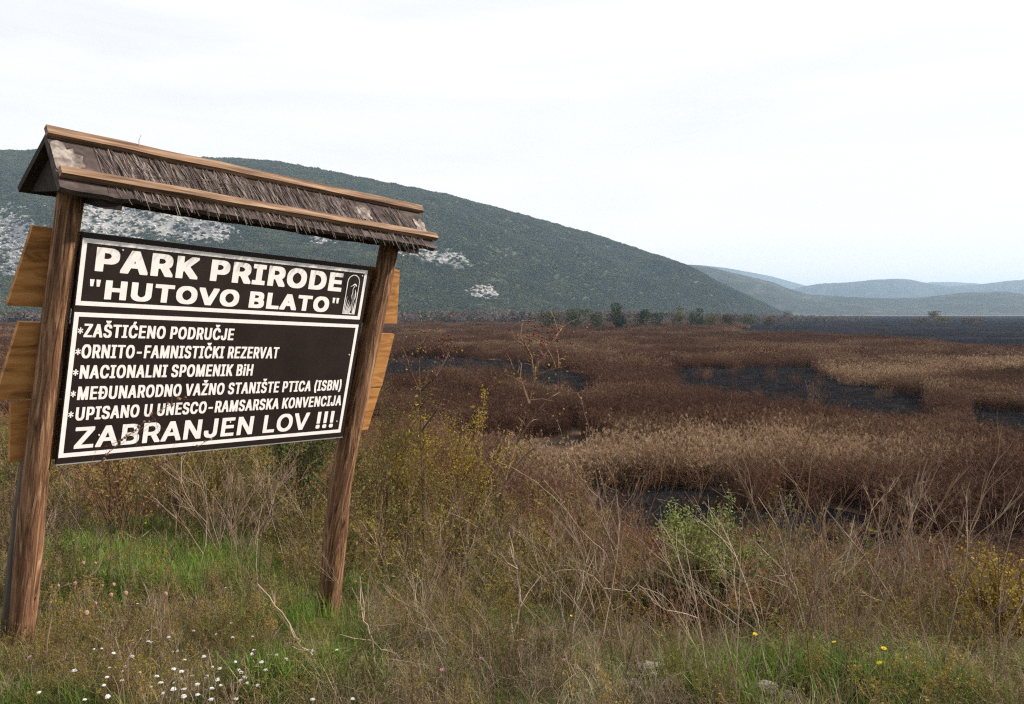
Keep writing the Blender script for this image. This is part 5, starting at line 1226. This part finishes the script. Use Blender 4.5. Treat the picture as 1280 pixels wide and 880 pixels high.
def hip_bush(label, stems, depth, nhips, box, seed, leafn=0):
    """thorny stems along real paths with red hips near the top"""
    rng = random.Random(seed)
    foot = at(*stems[0][0], depth); foot.z = gz(foot.x, foot.y) - 0.05
    o = empty('rosehip_bush', foot, label, 'wild rose bush')
    b = MB(); ends = []
    for st in stems:
        pts = [at(px, py, depth + rng.uniform(-.2,.2)) - foot for px, py in st]
        if st is stems[0]: pts[0] = Vector((0,0,0))
        n = len(pts); b.tube(pts, [0.012*(1-0.7*i/n) for i in range(n)], 5)
        for i in range(n - 1):
            for k in range(3):
                q = pts[i].lerp(pts[i+1], rng.random()); a = rng.uniform(0, 6.28)
                e = q + Vector((math.cos(a)*0.8, math.sin(a)*0.5, rng.uniform(-0.1,0.9))).normalized()*rng.uniform(0.1,0.3)
                b.tube([q, q.lerp(e,.5)+Vector((0,0,.02)), e], [0.005,0.004,0.002], 3)
                if i >= n // 2: ends.append(e)
        ends.append(pts[-1])
    b.build('branches', M['brown_stalk'], o)
    hm_ = None
    for k in range(nhips):
        px, py = rng.gauss((box[0]+box[2])/2, (box[2]-box[0])/4.4), rng.gauss((box[1]+box[3])/2, (box[3]-box[1])/4.2)
        p = at(px, py, depth + rng.uniform(-0.3, 0.3)) - foot
        if hm_ is None:
            h = MB(); h.blob((0,0,0), (0.0085,0.0085,0.0115), 0, rng, 2, 0.03); h.tube([(0,0,-0.012),(0,0,-0.018)], [0.004,0.001], 4)
            q = h.build('rosehip', M['hip'], o, True); hm_ = q
        else:
            q = hm_.copy(); COL.objects.link(q); q.parent = o
        s = rng.uniform(0.8, 1.3); q.scale = (s,s,s); q.location = p; q.rotation_euler = (rng.gauss(0,.5), rng.gauss(0,.5), 0)
        if k % 2 == 0:
            e = min(ends, key=lambda v: (v - p).length)
            t = MB(); t.tube([e, e.lerp(p, .5) + Vector((0,0,.015)), p + Vector((0,0,.01))], [0.003,0.0025,0.0015], 3)
            bs.append((t, o))
    l = MB()
    for k in range(leafn):
        st = rng.choice(stems); i = rng.randint(0, len(st)-2); t = rng.random()
        p = at(st[i][0]*(1-t) + st[i+1][0]*t + rng.gauss(0,14), st[i][1]*(1-t) + st[i+1][1]*t + rng.gauss(0,10), depth + rng.uniform(-.3,.3)) - foot
        l.leaf(p, (rng.gauss(0,1), rng.gauss(0,1), rng.gauss(0,.6)), (rng.gauss(0,1), rng.gauss(0,1), .6), rng.uniform(.02,.04), rng.uniform(.012,.022))
    if leafn: l.build('foliage', M['yellow_leaf'], o)
    allt = MB()
    for t, oo in bs: allt.add(t.v, t.f)
    bs.clear()
    allt.build('hip_stalks', M['brown_stalk'], o)['kind'] = 'stuff'
    return o
bs = []
hip_bush('tall wild rose bush with dark red hips, taller of the two hip bushes', [[(598,720),(612,660),(632,600),(645,555),(662,505),(668,470)], [(662,505),(650,470),(640,458)], [(668,470),(680,445),(695,420),(704,408)], [(668,470),(664,445),(655,428),(650,420)], [(645,555),(668,520),(684,500),(700,490)], [(668,470),(690,462),(708,458)], [(632,600),(655,570),(668,560)]], 8.2, 58, (640,400,716,446), 41, 110)
hip_bush('smaller wild rose bush with dark red hips next to the leaning post', [[(530,640),(528,590),(526,540),(525,490),(524,450)], [(525,490),(512,462),(508,446)], [(525,490),(545,470),(558,448),(566,430)], [(524,450),(528,430),(534,415)], [(526,540),(548,510),(556,480)]], 8.6, 34, (534,412,574,450), 42, 100)

# ---- small flowers
def flower(kind):
    rng = random.Random(hash(kind) % 1000 if False else {'white':1,'yellow':2,'seed':3,'pink':4}[kind])
    o = bpy.data.objects.new({'white':'white_flower','yellow':'yellow_flower','seed':'seed_head','pink':'pink_flower'}[kind], None); COL.objects.link(o)
    s = MB(); SL = {'white':0.22,'yellow':0.64,'seed':0.46,'pink':0.2}[kind]; s.tube([(0,0,-SL),(0.004,0.003,-0.45*SL),(0,0,-0.002)], [0.0012,0.0011,0.0009], 4); s.build('stem', M['brown_stalk'] if kind == 'seed' else M['green_leaf'], o)
    h = MB()
    if kind == 'white':
        for k in range(15):
            a = k*2.4; r = 0.0085*math.sqrt(k/15); c = Vector((r*math.cos(a), r*math.sin(a), 0.004 - r*0.3))
            for q in range(4):
                t = q*math.pi/2 + a; d = Vector((math.cos(t), math.sin(t), 0.35))
                h.leaf(c, d, (0,0,1), 0.0042, 0.0036)
    elif kind in ('yellow', 'pink'):
        for k in range(9):
            a = k*2*math.pi/9; d = Vector((math.cos(a), math.sin(a), 0.35)); h.leaf((0,0,0), d, (0,0,1), 0.013, 0.008)
        h.blob((0,0,0.003), (0.004,0.004,0.003), 0, rng, 1, 0.1)
    else:
        h.blob((0,0,0.006), (0.0095,0.0095,0.011), 0, rng, 2, 0.08)
        for k in range(8):
            a = k*math.pi/4; h.leaf((0,0,0), (math.cos(a),math.sin(a),0.9), (math.cos(a),math.sin(a),0), 0.014, 0.005)
    h.build('flower_head', {'white':M['petal_white'],'yellow':M['petal_yellow'],'seed':M['seed'],'pink':M['petal_pink']}[kind], o)
    return o
place('dry_weeds', 'dry_forb', px_patch([(190,820,210,60,150),(60,850,80,40,40)], 12), 0.14, 0.34, 0.25, 'tangled dry twiggy weeds of the near slope', 'weeds', 52)
place('leafy_weeds', 'leafy_forb', px_patch([(190,830,230,60,170),(60,850,80,40,40)], 13), 0.14, 0.34, 0.25, 'olive leafed low weeds of the near slope', 'weeds', 53)
place('dry_grass', 'straw_tuft', px_patch([(190,830,230,60,130)], 14), 0.3, 0.6, 0.25, 'dry straw grass of the near slope', 'grass', 54)
M['petal_pink'] = mat('pink_petal', (0.50,0.22,0.30), rough=0.7, transl=0.2)
def copy_thing(o):
    c = o.copy(); COL.objects.link(c)
    for ch in list(o.children):
        d = ch.copy(); COL.objects.link(d); d.parent = c
    return c
WHITE = [(172,755),(152,782),(184,789),(242,789),(270,793),(291,797),(316,796),(289,779),(282,735),(211,797),(166,804),(185,802),(189,803),(127,811),(117,812),(142,817),(216,815),(222,814),(255,821),(231,825),(165,821),(317,813),(315,818),(294,828),(137,835),(154,839),(157,834),(175,841),(217,837),(227,840),(226,849),(266,834),(275,836),(298,838),(302,841),(306,847),(301,851),(309,854),(272,850),(276,857),(265,861),(247,856),(230,862),(217,862),(218,854),(201,854),(189,859),(204,867),(230,871),(264,875),(295,874),(247,869),(134,847),(135,871),(106,875),(49,866),(93,839),(153,851),(130,857),(346,819),(327,828),(332,838),(322,857),(391,814),(358,825),(391,875),(441,874),(452,842),(421,813),(240,845),(196,846),(259,846),(5,635),(12,629),(12,646),(101,652),(105,685),(92,676),(98,672),(370,690),(376,684)]
YELLOW = [(142,643),(183,639),(182,654),(150,667),(445,727),(543,727),(577,725),(714,770),(726,754),(888,778),(1043,803),(1105,811),(1100,829),(944,793)]
SEEDS = [(104,705),(119,705),(135,699),(93,731),(128,733),(142,732),(139,745),(157,743),(120,755),(108,768),(207,744),(73,733)]
PINK = [(38,821),(705,825),(602,824),(553,838)]
LAB = {'white':('small white wildflower standing in the low growth around the foot of the notice board','white flower','white wildflowers below the notice board'),
       'yellow':('single small yellow wildflower showing among the weeds of the slope','yellow flower','yellow wildflowers on the slope'),
       'seed':('round pinkish brown dry seed head beside the foot of the left post','seed head','dry seed heads beside the left post'),
       'pink':('small pale pink flower half hidden in the bottom grass','pink flower','pink flowers in the bottom grass')}
rng = random.Random(9)
for kind, pts, lift in (('white', WHITE, 0.15), ('yellow', YELLOW, 0.56), ('seed', SEEDS, 0.40), ('pink', PINK, 0.15)):
    first = flower(kind); lab = LAB[kind]
    made = [first] + [copy_thing(first) for _ in pts[1:]]
    for o, (px, py) in zip(made, pts):
        g = on_ground(px, py); d = g.y
        for _ in range(6):                       # walk towards the viewer until the flower stands lift metres over the slope
            p = at(px, py, d); d -= 0.6*max(-0.2, lift - (p.z - gz(p.x, p.y))) / max(0.15, abs(ray(px, py).z))
        p = at(px, py, max(2.4, d))
        o.location = p; s = rng.uniform(0.65, 1.1) * (0.78 if kind == 'yellow' else 1.0); o.scale = (s, s, s)
        o.rotation_euler = (rng.gauss(0.15,.15), rng.gauss(0,.15), rng.uniform(-.6,.6))
        setp(o, *lab)

# ---- stones
M['stone'] = mat('field_stone', (0.10,0.08,0.065), (0.22,0.18,0.155), (0.36,0.31,0.28), scale=7, rough=0.95, spec=0.1, bump=0.6, bump_scale=0.01)
for i, (px, py, s, lab) in enumerate(STONES):
    o = bpy.data.objects.new('stone', rock_mesh(60 + i, M['stone'], 3)); COL.objects.link(o)
    g = on_ground(px, py); o.location = g + Vector((0,0,s*0.5)); s *= 0.8; o.scale = (s*1.2, s*0.9, s*0.75); o.rotation_euler = (0.1, 0.15, i*1.3)
    setp(o, lab, 'stone')

# ------------------------------------------------------------------ trees and bushes at the far side of the marsh
def tmat(n, a, b, c): return mat(n, a, b, c, scale=0.9, rough=0.9, spec=0.1, transl=0.2)
M['t_dark'] = tmat('dark_evergreen', (0.022,0.030,0.014), (0.038,0.050,0.022), (0.065,0.078,0.034))
M['t_olive'] = tmat('olive_crown', (0.05,0.055,0.03), (0.085,0.09,0.05), (0.14,0.14,0.08))
M['t_yellow'] = tmat('yellowing_crown', (0.07,0.065,0.026), (0.12,0.105,0.045), (0.17,0.15,0.07))
M['t_brown'] = tmat('brown_crown', (0.06,0.036,0.024), (0.10,0.062,0.042), (0.15,0.10,0.07))
M['t_grey'] = tmat('grey_twig_crown', (0.085,0.068,0.066), (0.14,0.115,0.11), (0.20,0.17,0.16))
M['bark'] = mat('bark', (0.04,0.03,0.024), (0.09,0.07,0.058), scale=3, rough=0.95)
def crown_mesh(m, seed, w, h, base, n=900, ls=0.5, cone=0.0):
    rng = random.Random(seed); b = MB(); lobes = []
    for k in range(9):
        t = rng.uniform(0.15, 0.95); rr = (1 - cone*t) * rng.uniform(0.2, 0.62); a = rng.uniform(0, 6.28)
        lobes.append((Vector((math.cos(a)*rr*w*0.5, math.sin(a)*rr*w*0.5, base + t*(h-base))), rng.uniform(0.22,0.38)*w*(1-0.55*cone*t)))
    for k in range(n):
        c, r = rng.choice(lobes)
        v = Vector((rng.gauss(0,1), rng.gauss(0,1), rng.gauss(0,1))).normalized()*r*rng.uniform(0.55,1.08); v.z *= 0.85
        q = c + v
        if q.z > h: q.z = h - rng.random()*0.3
        if q.z < 0.1: continue
        b.leaf(q, (rng.gauss(0,1), rng.gauss(0,1), rng.gauss(0,1)), (rng.gauss(0,1), rng.gauss(0,1), rng.gauss(.3,1)), ls*rng.uniform(.7,1.4), ls*rng.uniform(.5,1))
    return b
def tree(name, label, cat, px, d, h, w, m, seed, cone=0.2, base=0.12, n=900, group=None, ls=None):
    x = (px - 640)/F_PX*d
    o = empty(name, (x, d, 0), label, cat, group)
    rng = random.Random(seed); t = MB()
    t.tube([(0,0,-0.3),(0.05*h*rng.gauss(0,.3),0,h*0.4),(0.05*h*rng.gauss(0,.5),0.02*h,h*0.85)], [0.03*h,0.02*h,0.005*h], 7)
    for k in range(5):
        a = rng.uniform(0,6.28); z = h*rng.uniform(0.15,0.6)
        t.tube([(0,0,z),(math.cos(a)*w*0.18,math.sin(a)*w*0.18,z+h*0.12),(math.cos(a)*w*0.34,math.sin(a)*w*0.34,z+h*0.2)], [0.012*h,0.008*h,0.003*h], 5)
    t.build('trunk', M['bark'], o)
    crown_mesh(m, seed, w, h, h*base, n, ls or max(0.28, w*0.075), cone).build('crown', m, o)
    return o
D_, O_, Y_, B_, G_ = M['t_dark'], M['t_olive'], M['t_yellow'], M['t_brown'], M['t_grey']
for a in [
 ('tree','tallest dark green conical tree standing in front of the hill foot','tree',772,285,8.9,6.4,D_,1,0.45,0.02,1500),
 ('bush','wide olive green bush in the row left of the tallest dark tree','bush',722,300,6.3,8.5,O_,2,0.1,0.0),
 ('bush','rounded grey green bush at the left end of the olive bushes, near the rose hips','bush',690,310,6.0,7.5,O_,3,0.1,0.0),
 ('bush','low olive bush touching the left side of the tallest dark tree','bush',748,292,4.3,6.5,O_,4,0.0,0.0),
 ('bush','dark green bush just right of the tallest dark tree','bush',802,300,6.0,6.2,D_,5,0.2,0.0),
 ('bush','dark rounded bush, second to the right of the tallest dark tree','bush',822,320,5.6,5.5,D_,6,0.2,0.0),
 ('bush','yellowing olive tree right of the dark bushes','tree',848,330,6.2,6.0,Y_,7,0.2,0.05),
 ('bush','dark bush standing right of the yellowing olive tree','bush',872,340,6.2,7.0,D_,8,0.2,0.0),
 ('bush','yellow green bush in the right part of the tree row','bush',890,352,5.6,6.0,Y_,9,0.2,0.0),
 ('bush','brown leafless bush near the right end of the tree row','bush',912,365,5.0,7.5,B_,10,0.1,0.0),
 ('bush','small olive bush at the right end of the tree row','bush',936,380,4.4,6.2,O_,11,0.1,0.0),
 ('bush','brown bush at the edge of the burnt field right of the tree row','bush',962,400,4.0,6.5,B_,12,0.1,0.0),
 ('tree','lone reddish brown tree far out on the dark burnt field','tree',1167,640,6.3,9.0,B_,13,0.0,0.25,600),
 ('bush','low tan bush beside the lone tree on the dark burnt field','bush',1176,520,2.6,11.0,Y_,14,0.0,0.0,600),
 ('bush','low dark bush on the burnt field at right, nearest to the lone tree','bush',1150,480,2.2,9.0,B_,15,0.0,0.0,500),
 ('bush','low dark bush on the burnt field right of the lone tree','bush',1214,470,2.6,10.0,B_,16,0.0,0.0,500)]:
    a = list(a); a[4] *= 0.88; a[5] *= 1.15 if a[3] in (772, 1167) else 1.0 + 0.35*((a[8]*37) % 10)/10; a[6] *= 1.1
    tree(*a)
rng = random.Random(31)
bushes = []
for i in range(46):                              # the loose row of bare scrub along the hill foot
    px = rng.uniform(395, 985); d = rng.uniform(360, 560)
    bushes.append((px, d))
pr = []
for k in range(5):
    o = tree('bush', 'grey brown bare bush in the loose row along the hill foot', 'bush', bushes[k][0], bushes[k][1], rng.uniform(4,6.5), rng.uniform(6,10), [G_,B_,G_,O_,G_][k], 70+k, 0.1, 0.0, 500, 'bare bushes along the hill foot')
    if k == 3: o['label'] = 'olive bush in the loose row of bare scrub along the hill foot'; o['group'] = 'olive bushes along the hill foot'
    pr.append(o)
for i in range(5, len(bushes)):
    o = copy_thing(pr[i % 5]); d = bushes[i][1]
    o.location = ((bushes[i][0]-640)/F_PX*d, d, 0); o.rotation_euler = (0,0,rng.uniform(0,6.28)); s = rng.uniform(0.7,1.25); o.scale = (s, s, s*rng.uniform(0.8,1.1))
# the scrub thicket behind them and the dead stubble of the burnt field read as masses
def thicket_mesh(seed, m):
    return crown_mesh(m, seed, 2.2, 1.5, 0.0, 130, 0.42, 0.1).mesh('thicket', [m])
proto_collection('thicket', [thicket_mesh(1, G_), thicket_mesh(2, G_), thicket_mesh(3, B_), thicket_mesh(4, O_), thicket_mesh(5, G_)])
r = np.random.default_rng(8); n = 7200
pxs = r.uniform(-900, 1090, n); ds = r.uniform(400, 850, n); ds = np.where(pxs > 800, r.uniform(480, 1300, n), ds)
xs = (pxs - 640)/F_PX*ds
scatter('scrub_thicket', PROTO['thicket'], np.stack([xs, ds, np.zeros(n)], -1), r.uniform(1.4, 4.2, n)*np.interp(pxs, [-900,820,960,1090], [1,1,0.55,0.25]), r.uniform(0,6.28,n), 0.05, 'grey brown bare scrub thicket at the foot of the long hill', 'scrub', 4)
M['burnt_reed'] = mat('burnt_stubble', (0.024,0.025,0.034), (0.040,0.040,0.050), (0.09,0.068,0.056), scale=0.02, coord='Place', per_object=0.2, rough=0.95, spec=0.1, lo=0.36, hi=0.75)
def stubble(seed):
    rng = random.Random(seed); b = MB()
    for k in range(60):
        a = rng.uniform(0,6.28); q = 4*math.sqrt(rng.random()); p = Vector((q*math.cos(a), q*math.sin(a), 0)); h = rng.uniform(0.25,0.8); t = rng.uniform(0,6.28)
        b.ribbon([p, p + Vector((rng.gauss(0,.1),rng.gauss(0,.1),h*.6)), p + Vector((rng.gauss(0,.2),rng.gauss(0,.2),h))], 0.06, (math.cos(t), math.sin(t), 0))
    return b.mesh('stubble', [M['burnt_reed']])
proto_collection('stubble', [stubble(s) for s in range(3)])
n = 3200; ds = np.sqrt(r.uniform(110**2, 900**2, n)); xs = r.uniform(0.1, 0.75, n)*ds
k = inside(xs, ds, BURNT)
scatter('burnt_stubble', PROTO['stubble'], np.stack([xs[k], ds[k], np.full(k.sum(), 0.03)], -1), r.uniform(0.4,0.9,k.sum()), r.uniform(0,6.28,k.sum()), 0.05, 'blackened stubble standing on the burnt field', 'stubble', 6)
xs, ds = wedge(5200, 18, 112, 123)
k = np.zeros(len(xs), bool)
for P_ in POOLS: k |= inside(xs, ds, P_)
scatter('burnt_stubble', PROTO['stubble'], np.stack([xs[k], ds[k], np.full(k.sum(), 0.012)], -1), r.uniform(0.16,0.36,k.sum()), r.uniform(0,6.28,k.sum()), 0.15, 'blackened stubble standing on the black peat', 'stubble', 16)
# thin brown regrowth along the channels
n = 2600; x, y = wedge(n, 18, 110, 99)
k = np.zeros(n, bool)
for P_ in POOLS: k |= inside(x, y, P_)
g = field_noise(x, y, 0.16, 2.0) > 0.22
k &= g
scatter('sparse_reeds', PROTO['reed_near'], np.stack([x[k], y[k], np.full(k.sum(), 0.012)], -1), r.uniform(0.35,0.75,k.sum()), r.uniform(0,6.28,k.sum()), 0.2, 'sparse low reeds on the black peat', 'reeds', 7)


# ------------------------------------------------------------------ haze
HTOP = float(HZ.max()) + 12.0
bm = bmesh.new(); bmesh.ops.create_cube(bm, size=1)
for v in bm.verts:
    v.co = Vector((v.co.x*18000, v.co.y*9400 + 4500, (v.co.z + 0.5)*(HTOP + 1.5) - 1.5))
me = bpy.data.meshes.new('haze'); bm.to_mesh(me); bm.free()
hm = bpy.data.materials.new('haze_air'); hm.use_nodes = True
t = hm.node_tree; t.nodes.clear()
ho = t.nodes.new('ShaderNodeOutputMaterial'); hv = t.nodes.new('ShaderNodeVolumePrincipled')
hv.inputs['Color'].default_value = (0.50, 0.71, 0.98, 1)
hv.inputs['Density'].default_value = 1.35e-4
hv.inputs['Anisotropy'].default_value = 0.15
t.links.new(hv.outputs[0], ho.inputs['Volume'])
me.materials.append(hm)
haze = bpy.data.objects.new('haze', me); COL.objects.link(haze)
setp(haze, kind='stuff')
